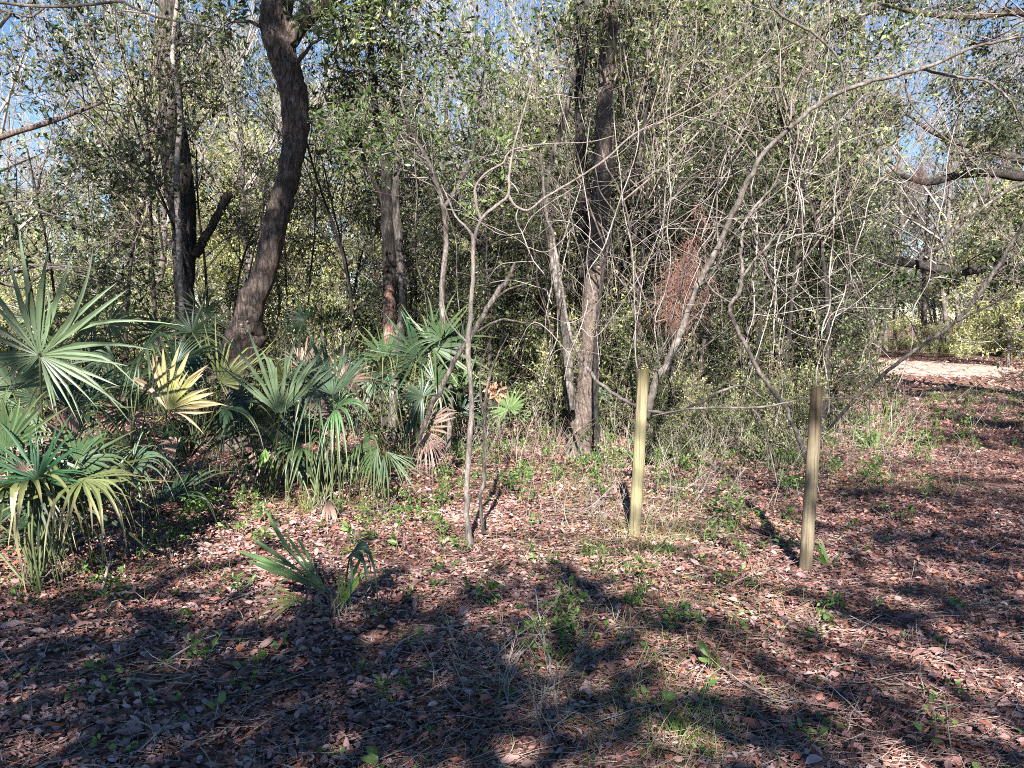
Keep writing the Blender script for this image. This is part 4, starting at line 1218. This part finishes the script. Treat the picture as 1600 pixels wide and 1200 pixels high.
# near thicket
band(['holly', 'oakA', 'holly'], 12.0, 15, 6, 60, 1330, .6, .9)
band(['shrubA', 'shrubA', 'brush', 'shrubA'], 10.8, 14, 16, -20, 1330, .6, .95)
band(['sap', 'sap2', 'sap2', 'brush'], 8.5, 12, 16, 430, 1330, .6, 1.0)
band(['brush'], 7.2, 9, 5, 1000, 1300, .4, .6)
band(['shrubA', 'shrubA', 'holly'], 9.0, 11, 7, 990, 1345, .4, .6)
band(['shrubA'], 10, 12.5, 8, -20, 900, .5, .75)
band(['brush', 'shrubA'], 7.5, 9.5, 6, 1000, 1330, .25, .45)
band(['sap2'], 10.5, 16, 22, 520, 1340, .7, 1.1)
band(['sap2'], 11, 15, 10, 0, 520, .7, 1.1)
band(['holly', 'shrubA'], 10.5, 13.5, 5, 960, 1345, .45, .7)
band(['sap2', 'sap2', 'sap'], 9, 12.5, 12, 940, 1340, .6, .95)
band(['holly'], 10.5, 13, 5, 640, 900, .35, .6)
# second rank: mostly stems and bare crowns, the light gets through
band(['bareA', 'sap2', 'bareB', 'sap2'], 16, 22, 12, -60, 1500, .7, 1.0)
band(['shrubB', 'brush', 'shrubA'], 15, 21, 14, -60, 1330, .6, .9)
# sunlit third rank
band(['yel', 'yel', 'pale', 'oakA', 'bareA'], 24, 30, 26, -100, 1700, 1.1, 1.6)
band(['shrubB', 'shrubB', 'yel'], 22, 28, 24, -60, 1330, 1.0, 1.5)
band(['yel', 'pale', 'bareB', 'yel', 'oakB'], 31, 42, 34, -80, 1690, 1.3, 1.9)
band(['shrubB'], 32, 37, 18, 1230, 1720, 1.0, 1.8)
band(['bareA', 'bareB'], 31.5, 40, 12, 1200, 1660, 1.5, 2.0)
band(['bareA', 'bareB'], 23, 34, 8, 560, 1250, .9, 1.3)
# far
band(['pale', 'bareB', 'yel'], 43, 60, 34, -80, 1690, 1.3, 1.8)
band(['yel', 'pale', 'yel'], 46, 62, 26, 1000, 1750, 1.4, 2.0)

# ------------------------------------------------------------------ dead pine needles caught in the branches
def needle_cluster(label, spots, seed):
    rng = np.random.default_rng(seed)
    b = P(*spots[0][:3])
    mb = MB()
    for (px, py, d, r, n) in spots:
        c = P(px, py, d)
        st = c + rng.normal(size=(n, 3)) * (r * .55, r * .4, r * .8) * rng.uniform(.3, 1.5, (n, 1))
        t = twigs(rng, st, np.array((0, 0, -1.0)) + rng.normal(size=(n, 3)) * .45, rng.uniform(.08, .3, n), n, .8, -.4, 4, .3)
        tubes(mb, t, np.linspace(.0016, .0009, 4)[None].repeat(n, 0), 3, rng.random(n))
    for v in mb.v: v -= b
    o = mb.build('dead_needle_cluster', M['dead_needle']); o.location = b
    return tag(o, label, 'dead foliage')


needle_cluster('red brown dead pine needles hanging in a bundle right of the left post', [
    (1068, 410, 6.8, .11, 130), (1056, 440, 6.8, .12, 150), (1080, 375, 6.8, .08, 60), (1048, 475, 6.8, .10, 120), (1078, 450, 6.75, .11, 110), (1094, 330, 6.7, .06, 25), (1066, 500, 6.8, .07, 50), (1098, 425, 6.8, .07, 40)], 1)
needle_cluster('small bundle of dead pine needles caught in a right hand limb', [(1440, 262, 12.4, .1, 160)], 2)

# hanging vines and thin whips in the middle of the thicket
VN = []
g = np.random.default_rng(88)
for i in range(84):
    d = g.uniform(6.2, 11)
    px = (g.uniform(820, 1330) if i % 3 else g.uniform(520, 1500)) if i < 62 else g.uniform(960, 1330)
    y0, y1 = g.uniform(-60, 300), g.uniform(420, 700)
    n = 11
    xsx = px + np.cumsum(g.normal(size=n) * 7) + np.linspace(0, 1, n) * g.normal() * 90
    pts = [(xsx[k], y0 + (y1 - y0) * k / (n - 1), d + g.normal() * .1) for k in range(n)]
    gb = 500 + 1920 / d
    pts = [(a, min(b, gb - 4), c) for a, b, c in pts]
    w = g.uniform(1.0, 3.0)
    lines = [(pts, [w * .6, w, w, w * .7])]
    for q in range(g.integers(2, 7)):
        s_ = pts[g.integers(1, n - 1)]
        a = g.choice([-1, 1])
        lines.append(([s_, (s_[0] + a * g.uniform(20, 60), s_[1] - g.uniform(-10, 50), s_[2]), (s_[0] + a * g.uniform(70, 150), s_[1] - g.uniform(-30, 110), s_[2])], [w * .6, w * .5, w * .25]))
    mt = ['smooth_bark', 'grey_bark', 'pale_twig'][g.integers(3)]
    o = stem_thing('hanging_vine', None, 'vine', lines, d, mt, 'thin vines hanging in the thicket', k=5, seed=i, rough=.03)
    later(o, ('pale' if mt != 'grey_bark' else 'grey') + (' crooked vine ' if w > 2 else ' wiry thin vine ') + where(px), px)

# ------------------------------------------------------------------ leaf litter, straw, grass, twigs
g = np.random.default_rng(5)


def visible_points(n, d0, d1, bias=1.0, x0=-60, x1=1660):
    """ground points inside the view, even in area (bias 1)"""
    d = np.sqrt(g.uniform(d0 ** 2, d1 ** 2, n)) if bias == 1 else d0 * (d1 / d0) ** g.random(n)
    px = g.uniform(x0, x1, n)
    return (px - 800) / F * d, d


def patch(x, y):
    return (np.sin(x * 2.1 + 1.3 * np.sin(y * 1.7)) * np.cos(y * 2.6 + x) + .7 * np.sin(x * 5.3 + y * 3.1) * np.sin(y * 6.1 - x * 2.2)) * .6


def litter(mb, x, y, size, big, hmax=.02, tilt=.35, width=.5):
    th_ = g.random(len(x)) < np.clip(1.1 - 1.1 * np.clip(-patch(x * 1.3 + 4, y * 1.3), 0, 1), .25, 1)
    x, y = x[th_], y[th_]; size = size[th_]
    k_ = (((x - 13.3) / 3.4) ** 2 + ((y - 26.5) / 4.4) ** 2 > .55 + .9 * g.random(len(x))) | (g.random(len(x)) < .14)
    x, y = x[k_], y[k_]; size = size[k_]
    n = len(x)
    z = gz(x, y) + g.uniform(.006, hmax, n)
    a = g.uniform(0, 2 * PI, n)
    d = np.column_stack([np.cos(a), np.sin(a), g.normal(size=n) * tilt * .55])
    leaves(mb, g, np.column_stack([x, y, z]), d, size, 1.5 / tilt * .35, big=big, width=width, fold=.5, upv=(0, 0, 1.0),
           rnd=np.clip(g.random(n) * .92 + patch(x, y) * .26 + .06, 0, .999))


mb = MB()
x, y = visible_points(95000, 2.3, 6.5)
litter(mb, x, y, .012 + .036 * g.random(len(x)) ** 1.6, True, .03, .5)
x, y = visible_points(2600, 2.3, 7)
litter(mb, x, y, g.uniform(.05, .085, len(x)), True, .035, .6, .42)
x, y = visible_points(100000, 6.5, 14)
litter(mb, x, y, g.uniform(.022, .055, len(x)), False, .04, .6)
x, y = visible_points(30000, 14, 32)
litter(mb, x, y, g.uniform(.06, .12, len(x)), False, .05, .6)
tag(mb.build('fallen_leaves', M['litter_leaf']), 'dense brown, red and pale fallen leaves covering the forest floor', 'leaf litter', None, 'stuff')

mb = MB()
n = 17000
x, y = visible_points(n, 2.3, 10, 0)
keep = (x > -.6 + .1 * g.normal(size=n)) | (g.random(n) < .3)
x, y = x[keep], y[keep]; n = len(x)
a = g.normal(size=n) * .9 + .3
t = twigs(g, np.column_stack([x, y, gz(x, y) + g.uniform(.012, .04, n)]), np.column_stack([np.cos(a), np.sin(a), 0 * a]), g.uniform(.07, .2, n), n, .1, -.05, 4, .1)
t[..., 2] = np.maximum(t[..., 2], gz(t[..., 0], t[..., 1]) + .008)
tubes(mb, t, np.full((n, 4), .0008), 3, g.random(n))
tag(mb.build('pine_straw', M['straw']), 'fine reddish pine straw strewn over the fallen leaves', 'pine straw', None, 'stuff')

# dead and green grass: denser round the posts and beyond
mb = MB()
spots = []
for (px, py, r, n) in [(1060, 830, .45, 900), (1040, 1150, .16, 260), (1075, 1140, .1, 120), (930, 890, .35, 350), (880, 760, .5, 500), (1120, 720, .7, 400), (1350, 690, .5, 350), (1420, 760, .4, 400),
                       (640, 840, .5, 350), (480, 790, .4, 350), (1030, 700, .8, 350), (1200, 690, .8, 300), (1000, 1000, .35, 200), (1150, 960, .3, 200), (960, 1060, .3, 200), (200, 900, .5, 350), (1560, 620, 1.5, 900), (1300, 640, 1.2, 900), (1010, 860, .2, 300)]:
    c = Gp(px, py)
    spots.append(np.column_stack([c[0] + g.normal(size=n) * r, c[1] + g.normal(size=n) * r * 1.1]))
xy = np.concatenate(spots)
x2, y2 = visible_points(7000, 6, 24)
k2 = (np.abs(x2 - path_x(y2)) > 1.2)
xy = np.concatenate([xy, np.column_stack([x2, y2])[k2]])
n = len(xy)
t = twigs(g, np.column_stack([xy, gz(xy[:, 0], xy[:, 1])]), np.array((0, 0, 1.0)) + g.normal(size=(n, 3)) * .7, g.uniform(.05, .26, n), n, .5, -.7, 5, .2)
t[..., 2] = np.maximum(t[..., 2], gz(t[..., 0], t[..., 1]) + .005)
tubes(mb, t, np.linspace(.0016, .0006, 5)[None].repeat(n, 0), 3, g.random(n))
tag(mb.build('grass', M['grass']), 'thin tufts of dry and green grass between the leaves', 'grass', None, 'stuff')

# low green weeds spread over the floor (uncountable)
mb = MB(); tw = MB()
x, y = visible_points(420, 2.6, 16, 0)
k2 = (np.abs(x - path_x(y)) > .9) | (g.random(len(x)) < .15)
x, y = x[k2], y[k2]
C = np.column_stack([x, y, gz(x, y) + .03])
rr = g.uniform(.012, .05, len(C))
nl = 6
pp = np.repeat(C, nl, 0); rp = np.repeat(rr, nl)
dd = nrm(g.normal(size=pp.shape) * (1, 1, .4) + (0, 0, .3))
leaves(mb, g, pp + dd * rp[:, None] * .5, dd, .7 * rp + .008, .8, big=True, width=.6, upv=(0, -.2, 1))
for (px, py, r, n) in [(900, 740, .9, 26), (1130, 730, .9, 40), (1250, 680, 1.2, 40), (1340, 690, .7, 24), (1430, 660, 1.0, 24), (700, 740, .8, 20), (800, 700, 1.2, 26), (1000, 690, 1.2, 34), (620, 830, .5, 12), (330, 820, .9, 16), (480, 800, .6, 14),
                       (1300, 760, .5, 10), (1560, 640, 1.5, 40), (950, 900, .5, 7), (1150, 850, .4, 6), (120, 900, .5, 8), (700, 960, .6, 5)]:
    c = Gp(px, py)
    Cc = np.column_stack([c[0] + g.normal(size=n) * r, c[1] + g.normal(size=n) * r, g.uniform(.05, .26, n) * (1 if py < 800 else .5)])
    st_ = Cc * (1, 1, 0) + np.column_stack([0 * Cc[:, 0], 0 * Cc[:, 0], gz(Cc[:, 0], Cc[:, 1])])
    tubes(mb, np.linspace(0, 1, 4)[None, :, None] * (Cc - st_)[:, None] + st_[:, None] + g.normal(size=(n, 4, 3)) * .008, np.full((n, 4), .0018), 3, .9)
    clump_foliage(mb, mb, g, Cc, g.uniform(.06, .16, n), 8, 9, .032, False, .5, .001, .5)
tag(mb.build('ground_cover', M['weed']), 'scattered tiny green weeds poking through the leaves', 'weeds', None, 'stuff')


# brush of dead weed stalks around the posts and along the edge of the thicket
mb = MB()
sp2 = []
for (px, py, r, n) in [(1100, 760, .8, 240), (1180, 720, .8, 260), (1330, 720, .6, 200), (1000, 720, .8, 200), (880, 700, .8, 160), (1420, 650, 1.2, 200), (700, 720, .7, 120), (1240, 670, 1.0, 260), (1080, 690, .8, 260), (760, 690, .8, 160), (960, 830, .3, 60), (850, 1060, .25, 36), (830, 1120, .15, 20)]:
    n = int(n * (.35 if 690 < py < 800 else .6)); c = Gp(px, py); sp2.append(np.column_stack([c[0] + g.normal(size=n) * r, c[1] + g.normal(size=n) * r, g.uniform(.2, 1, n) * (.8 if py < 800 else .3)]))
xy = np.concatenate(sp2); n = len(xy)
t = twigs(g, np.column_stack([xy[:, 0], xy[:, 1], gz(xy[:, 0], xy[:, 1])]), np.array((0, 0, 1.0)) + g.normal(size=(n, 3)) * .5, xy[:, 2] * .9 + .1, n, .4, .05, 6, .16)
tubes(mb, t, np.linspace(.0028, .001, 6)[None].repeat(n, 0), 3)
p, d = along(t, g.uniform(.2, .9, (n, 4))); p = p.reshape(-1, 3); d = d.reshape(-1, 3)
t = twigs(g, p, d + g.normal(size=p.shape) * .6, g.uniform(.06, .25, len(p)), len(p), .3, 0, 4, .2)
tubes(mb, t, np.linspace(.0016, .0007, 4)[None].repeat(len(p), 0), 3)
tag(mb.build('dead_brush', M['dry_stalk']), 'tangle of dry dead stalks around the posts and thicket edge', 'brush', None, 'stuff')

# small twigs lying about
mb = MB()
x, y = visible_points(900, 2.4, 9, 0)
n = len(x); a = g.uniform(0, 2 * PI, n)
t = twigs(g, np.column_stack([x, y, gz(x, y) + .02]), np.column_stack([np.cos(a), np.sin(a), g.normal(size=n) * .1]), g.uniform(.08, .35, n), n, .1, 0, 6, .14)
t[..., 2] = np.maximum(t[..., 2], gz(t[..., 0], t[..., 1]) + .012)
tubes(mb, t, np.linspace(.0032, .0014, 6)[None].repeat(n, 0), 5)
tag(mb.build('twig_litter', M['pale_twig'], smooth=True), 'short grey twigs strewn over the forest floor', 'twigs', None, 'stuff')


# fallen sticks, one thing each
def stick(label, pxs, w, seed, mat='pale_twig', lift=.02, forks=2):
    rng = np.random.default_rng(seed)
    W = np.array([Gp(*p[:2]) for p in pxs]); W[:, 2] += [lift + (p[2] if len(p) > 2 else 0) for p in pxs]
    mb = MB(); C = catmull(W, 6)
    C[1:-1] += rng.normal(size=(len(C) - 2, 3)) * .004
    r = np.linspace(1, .45, len(C)) * pxw(w, W[0][1]) / 2
    tubes(mb, C[None], (r[:, None] * (1 + .1 * rng.normal(size=(len(C), 8))))[None], 8, cap=True)
    for q in range(forks):
        i = rng.integers(2, len(C) - 2)
        dv = nrm(C[i] - C[i - 1] + rng.normal(size=3) * .5 * np.array((1, 1, .4)) + (0, 0, .15))
        t = twigs(rng, C[i][None], dv[None], np.array([rng.uniform(.08, .3)]), 1, .2, .1, 6, .15)
        tubes(mb, t, np.linspace(r[i] * .7, r[i] * .3, 6)[None], 6)
    b = C[0].copy()
    for v in mb.v: v -= b
    o = mb.build('fallen_stick', M[mat], smooth=True); o.location = b
    return tag(o, label, 'stick', 'sticks lying on the forest floor')


stick('straight pale stick lying level in the left foreground', [(190, 1084), (240, 1084), (296, 1083)], 5, 1)
stick('crooked stick propped against the small low palmetto', [(455, 1000), (475, 965, .05), (498, 925, .14), (515, 905, .2)], 6, 2, 'brown_twig')
stick('pale stick lying beyond the low left palmetto', [(150, 928), (180, 931), (212, 930)], 6, 3)
stick('short upright crooked twig by the left palmettos', [(160, 930), (172, 895, .05), (178, 885, .1)], 5, 4)
stick('forked pale twig standing in the centre foreground', [(870, 1115), (862, 1060, .03), (850, 1020, .08), (835, 965, .16)], 6, 5, forks=5)
stick('curved pale twig curling left in the centre foreground', [(800, 1130), (790, 1070, .02), (830, 1030, .06), (858, 1010, .1)], 4, 6, forks=3)
stick('long arched thin twig right of the small palmetto', [(600, 1040), (640, 1012, .03), (700, 1005, .05), (760, 1030, .02)], 3, 7, forks=1)
stick('long dark stick lying in the bottom left foreground', [(215, 1200), (260, 1150), (290, 1125)], 6, 8, 'brown_twig')
stick('thin curved twig near the bottom left edge', [(165, 1160), (220, 1155, .02), (250, 1175), (240, 1200)], 3, 9)
stick('long dark branch lying behind the left post', [(845, 832), (900, 829), (960, 834)], 5, 10, 'dark_twig')
stick('thin straight stick leaning in litter left of the left post', [(880, 800), (920, 820, .08), (985, 790, .3)], 3, 11)
stick('pale stick leaning up behind the right post', [(1085, 770), (1100, 720, .1), (1120, 665, .3)], 4, 12, forks=1)
stick('pale bent stick lying right of the left post', [(1085, 790), (1110, 760, .12), (1140, 700, .35)], 4, 13, forks=1)
stick('grey stick pointing away in the right foreground', [(1180, 1090), (1240, 1098, .02), (1340, 1120, .03)], 3, 14, 'brown_twig')

# ------------------------------------------------------------------ seedlings, one thing each
def seedling_proto(name, seed, nst, h, lsize, mat, width=.5):
    rng = np.random.default_rng(seed)
    root = empty(name); st, lf = MB(), MB()
    t = twigs(rng, np.zeros((nst, 3)), np.array((0, 0, 1.0)) + rng.normal(size=(nst, 3)) * .4, rng.uniform(.6, 1.1, nst) * h, nst, .4, .2, 6, .12)
    tubes(st, t, np.linspace(.0026, .0012, 6)[None].repeat(nst, 0), 5)
    p, d = along(t, rng.uniform(.4, 1, (nst, 6))); p = p.reshape(-1, 3); d = d.reshape(-1, 3)
    leaves(lf, rng, p, d * .4 + rng.normal(size=p.shape) * (1, 1, .3), lsize, .9, big=True, width=width, upv=(0, -.2, 1))
    return root, [st.build('stems', M['brown_twig'], root, smooth=True), lf.build('leaves', M[mat], root)]


sd = [seedling_proto('seedling', 301, 3, .14, .045, 'weed'), seedling_proto('seedling', 302, 5, .22, .05, 'weed', .45), seedling_proto('seedling', 303, 2, .1, .07, 'green_leaf', .4)]
SEED = [(1135, 820, 1, 1.2, 'leafy pale green seedling between the two posts'), (1400, 815, 1, 1.1, 'pale leafed seedling right of the right post'),
        (1110, 1048, 2, 1.0, 'bright green seedling in the right foreground'), (1105, 1080, 0, .8, 'tiny lime seedling in the right foreground below the bright one'),
        (885, 1012, 1, .9, 'leafy seedling beside the forked pale twig'), (865, 1040, 0, 1.0, 'low seedling at the foot of the forked pale twig'),
        (370, 935, 1, .8, 'dark green seedling left of the small palmetto'), (305, 1060, 1, .9, 'shaded seedling in the left foreground'), (150, 1075, 0, .8, 'small pale seedling in the bottom left'),
        (400, 1050, 0, 1.0, 'shaded seedling below the small palmetto'), (500, 830, 2, .8, 'yellow green seedling beyond the small palmetto'), (545, 835, 2, .9, 'lime seedling beyond the small palmetto, by the dead frond'),
        (260, 830, 1, .8, 'dense low seedling among the left palmettos'), (350, 830, 0, .9, 'small seedling below the upright pale fan'), (620, 860, 2, .9, 'wide leafed seedling right of the small palmetto'),
        (890, 930, 0, 1.0, 'seedling in the sunlit litter left of the left post'), (830, 835, 1, .7, 'seedling just right of the pale sapling'), (1140, 930, 1, .7, 'upright seedling below the two posts'),
        (1160, 915, 0, .8, 'small seedling left of the right post foot'), (945, 780, 1, 1.0, 'seedling beside the shadow of the left post'), (870, 750, 1, 1.0, 'leafy seedling below the central trunk'),
        (1360, 770, 1, 1.2, 'grey green seedling behind the right post'), (1440, 690, 1, 1.6, 'broad leafed seedling at the edge of the track'), (1455, 700, 0, 1.8, 'second leafed seedling at the edge of the track'),
        (690, 900, 0, .9, 'small seedling right of the folded frond'), (45, 960, 1, .8, 'seedling in the litter at the left edge'), (590, 1195, 2, .8, 'dark green leafed seedling at the bottom edge'),
        (745, 940, 0, .8, 'tiny seedling below the pale sapling'), (130, 850, 2, .9, 'seedling beneath the drooping yellowed blades'), (1330, 830, 2, .8, 'tiny seedling between right post and track'), (650, 1010, 0, .8, 'faint seedling amid the centre left litter')]
us = set()
for (px, py, k, s, lab) in SEED:
    c = Gp(px, py); root, kids = sd[k]
    rz = g.uniform(0, 6)
    if k not in us: us.add(k); o = root; o.location = c; o.rotation_euler = (0, 0, rz); o.scale = (s, s, s)
    else: o = copy_tree(root, c, rz, s, kids)
    tag(o, lab, 'seedling', 'green seedlings in the leaf litter')
# strap-leaved plants
def strap_plant(label, px, py, n, L, seed, mat='weed', w=.012):
    rng = np.random.default_rng(seed); b = Gp(px, py); mb = MB()
    t = twigs(rng, np.zeros((n, 3)) + rng.normal(size=(n, 3)) * (.015, .015, 0), np.array((0, 0, 1.0)) + rng.normal(size=(n, 3)) * .35, rng.uniform(.7, 1.1, n) * L, n, .3, -.25, 6, .06)
    s = nrm(np.cross(nrm(t[:, -1] - t[:, 0]), np.array((0, 1.0, .2)) + rng.normal(size=(n, 3)) * .3))[:, None]
    ww = (np.array([.5, .9, 1, .9, .6, .05]) * w / 2)[None, :, None]
    V = np.stack([t - s * ww, t + s * ww], 2); i = np.arange(n * 12).reshape(n, 6, 2)
    q = np.stack([i[:, :-1, 0], i[:, :-1, 1], i[:, 1:, 1], i[:, 1:, 0]], -1).reshape(-1, 4)
    mb.add(V, q, None, np.repeat(rng.random(n), 5))
    o = mb.build('strap_leaved_plant', M[mat]); o.location = b
    return tag(o, label, 'plant')


strap_plant('upright dark green blades just right of the right post', 1298, 885, 5, .2, 1, w=.02)
strap_plant('bright green grass tuft at the bottom centre right', 1062, 1150, 40, .12, 2, 'green_leaf', .006)
strap_plant('green strap leaved clump behind the right post beside the track', 1365, 700, 12, .38, 3, w=.03)
strap_plant('grassy green clump beyond the first strap leaved clump', 1385, 655, 10, .4, 4, w=.03)
strap_plant('grass tuft under the curtain of palmetto blades', 480, 800, 30, .2, 5, 'grass', .006)

# ------------------------------------------------------------------ unseen trees behind the camera, crowns shaped to throw shade on floor and trunks
def shade_tree(label, base, marks, seed, h, spread=1.05, ntw=5, nsub=6):
    """marks: (ground x, ground y, radius, height) of the shade each clump of the crown throws"""
    rng = np.random.default_rng(seed)
    Sv = np.array(S)
    C = np.array([np.array((mx, my, 0)) + Sv * (hh / Sv[2]) for mx, my, r, hh in marks]); RR = np.array([m[2] for m in marks])
    C = np.repeat(C, nsub, 0) + rng.normal(size=(len(C) * nsub, 3)) * np.repeat(RR, nsub)[:, None] * spread
    RR = np.repeat(RR, nsub) * rng.uniform(.16, .36, len(C))
    base = np.array((base[0], base[1], 0.0))
    root = empty('shade_oak', base); tag(root, label, 'tree', 'unseen shade trees behind the viewpoint')
    tr, tw, lf = MB(), MB(), MB()
    n = 12; top = max(C[:, 2].max(), 5)
    z = np.linspace(-.1, top, n); ln = np.column_stack([base[0] + np.cumsum(rng.normal(size=n) * .1), base[1] + np.cumsum(rng.normal(size=n) * .1), z])
    rad = np.linspace(.17, .03, n)
    tubes(tr, ln[None], rad[None], 12)
    side_limbs(tw, rng, ln, rad, C, .35, .01)
    clump_foliage(tw, lf, rng, C, RR, ntw, 10, .075, False, .2, .004)
    for nm, m_, mt in (('trunk', tr, 'oak_bark'), ('branches', tw, 'brown_twig'), ('crown', lf, 'oak_leaf')):
        o = m_.build(nm, M[mt], root); o.location = -Vector(base)


def marks_px(lst, h0, h1, seed, f=1.0):
    rng = np.random.default_rng(seed); out = []
    for px, py, r in lst:
        c = Gp(px, py); out.append((c[0], c[1], r * .9 * f, max(4.6, c[1] / 1.54 + 2.4) + rng.uniform(-.3, .9)))
    return out


shade_tree('unseen oak behind the viewpoint on the left, crown shaped to shade the floor', (-5.2, -5.5), marks_px([
    (30, 1150, .5), (180, 1180, .5), (330, 1150, .5), (120, 1060, .5), (300, 1060, .45), (480, 1180, .4), (60, 980, .5), (420, 1080, .4), (240, 990, .4), (560, 1120, .35), (640, 1180, .35), (480, 1010, .3), (330, 960, .3), (600, 1030, .3), (150, 930, .35), (330, 905, .3), (430, 960, .3), (60, 900, .4), (240, 900, .25), (20, 1060, .5)], 7.5, 9.5, 1), 1, 9)
shade_tree('unseen oak behind the viewpoint in the middle, crown shaped to shade the floor', (-2.3, -6.5), marks_px([
    (760, 1150, .3), (720, 1080, .3), (870, 1160, .22), (930, 1000, .22), (960, 1060, .25), (1000, 1090, .2), (1180, 1140, .22), (1250, 1185, .25), (800, 1010, .2), (880, 900, .2), (940, 950, .25), (560, 920, .3), (640, 950, .25), (720, 960, .25)], 7.5, 9.5, 2, .7), 2, 9)
shade_tree('unseen oak behind the viewpoint on the right, crown shaped to shade the floor', (5.6, -5.5), marks_px([
    (1560, 900, .5), (1450, 880, .45), (1580, 980, .4), (1400, 830, .4), (1500, 800, .6), (1350, 770, .5), (1300, 820, .3), (1200, 790, .35), (1130, 750, .35), (1590, 820, .6), (1440, 740, .5), (1560, 720, .6), (1480, 960, .3), (1260, 740, .5), (1350, 940, .25), (1180, 850, .2), (1500, 670, .6), (1600, 660, .7)], 8, 10.5, 3), 3, 10)
gs = np.random.default_rng(404)
mk = []
for q in range(60):
    dd_ = 2.6 * (10.5 / 2.6) ** gs.random(); px_ = gs.uniform(350, 1600) if dd_ > 5 else gs.uniform(0, 1600)
    if 830 < px_ < 1330 and 3.3 < dd_ < 6.6: continue
    if 600 < px_ < 900 and dd_ > 4.8: continue
    if px_ > 950 and dd_ < 3.6 and gs.random() < .7: continue
    mk.append(((px_ - 800) / F * dd_, dd_, gs.uniform(.12, .28), max(4.6, dd_ / 1.54 + 2.4) + gs.uniform(-.3, .9)))
shade_tree('spindly unseen oak added behind the viewpoint, scattered leaves dappling the floor', (3.3, -7.5), mk, 6, 9, .7, 6, 2)  # small clumps added out of view to break up the sunlit floor
mk = []
for q in range(30):
    yy_ = gs.uniform(7.5, 20); mk.append((float(path_x(yy_)) + gs.normal() * 1.3, yy_, gs.uniform(.3, .65), yy_ / 1.54 + 2.8 + gs.uniform(-.4, .6)))
shade_tree('high crowned unseen oak added behind the viewpoint to shade the track', (8.5, -6), mk, 7, 12, .8, 8, 6)  # added out of view, clumps set by the shade they lay along the track
shade_tree('tall unseen oak added behind the viewpoint, crown shaped to shade the trunks', (-6.5, -7), [  # clumps placed out of view to darken the leaning oak and central trunk
    (-2.75, 15.2, .5, 11.5), (-2.7, 16.2, .5, 12), (-2.6, 17.2, .5, 12), (-2.0, 16.2, .5, 12), (-2.5, 18.4, .6, 12.5), (-2.4, 14.0, .3, 11.5), (-2.5, 14.6, .5, 11.5), (-2.3, 15.6, .6, 11.5), (-2.4, 16.6, .6, 12), (-2.2, 17.8, .7, 12), (-2.2, 19, .7, 12.5), (1.35, 13.4, .4, 11), (1.45, 14.3, .4, 11), (1.4, 15.3, .45, 11.5), (1.5, 16.4, .45, 11.5),
    (-4.6, 17.5, .8, 12), (-3.6, 17.0, .7, 12), (-4.0, 19, .8, 12.5), (-3.2, 20.5, .8, 13), (-2.3, 8.0, .35, 10), (-3.0, 7.2, .4, 10), (-1.2, 8.6, .35, 10)], 4, 13, .45, 18, 12)

finish_labels()
print('objects', len(bpy.data.objects), 'faces', sum(len(m.polygons) for m in bpy.data.meshes))
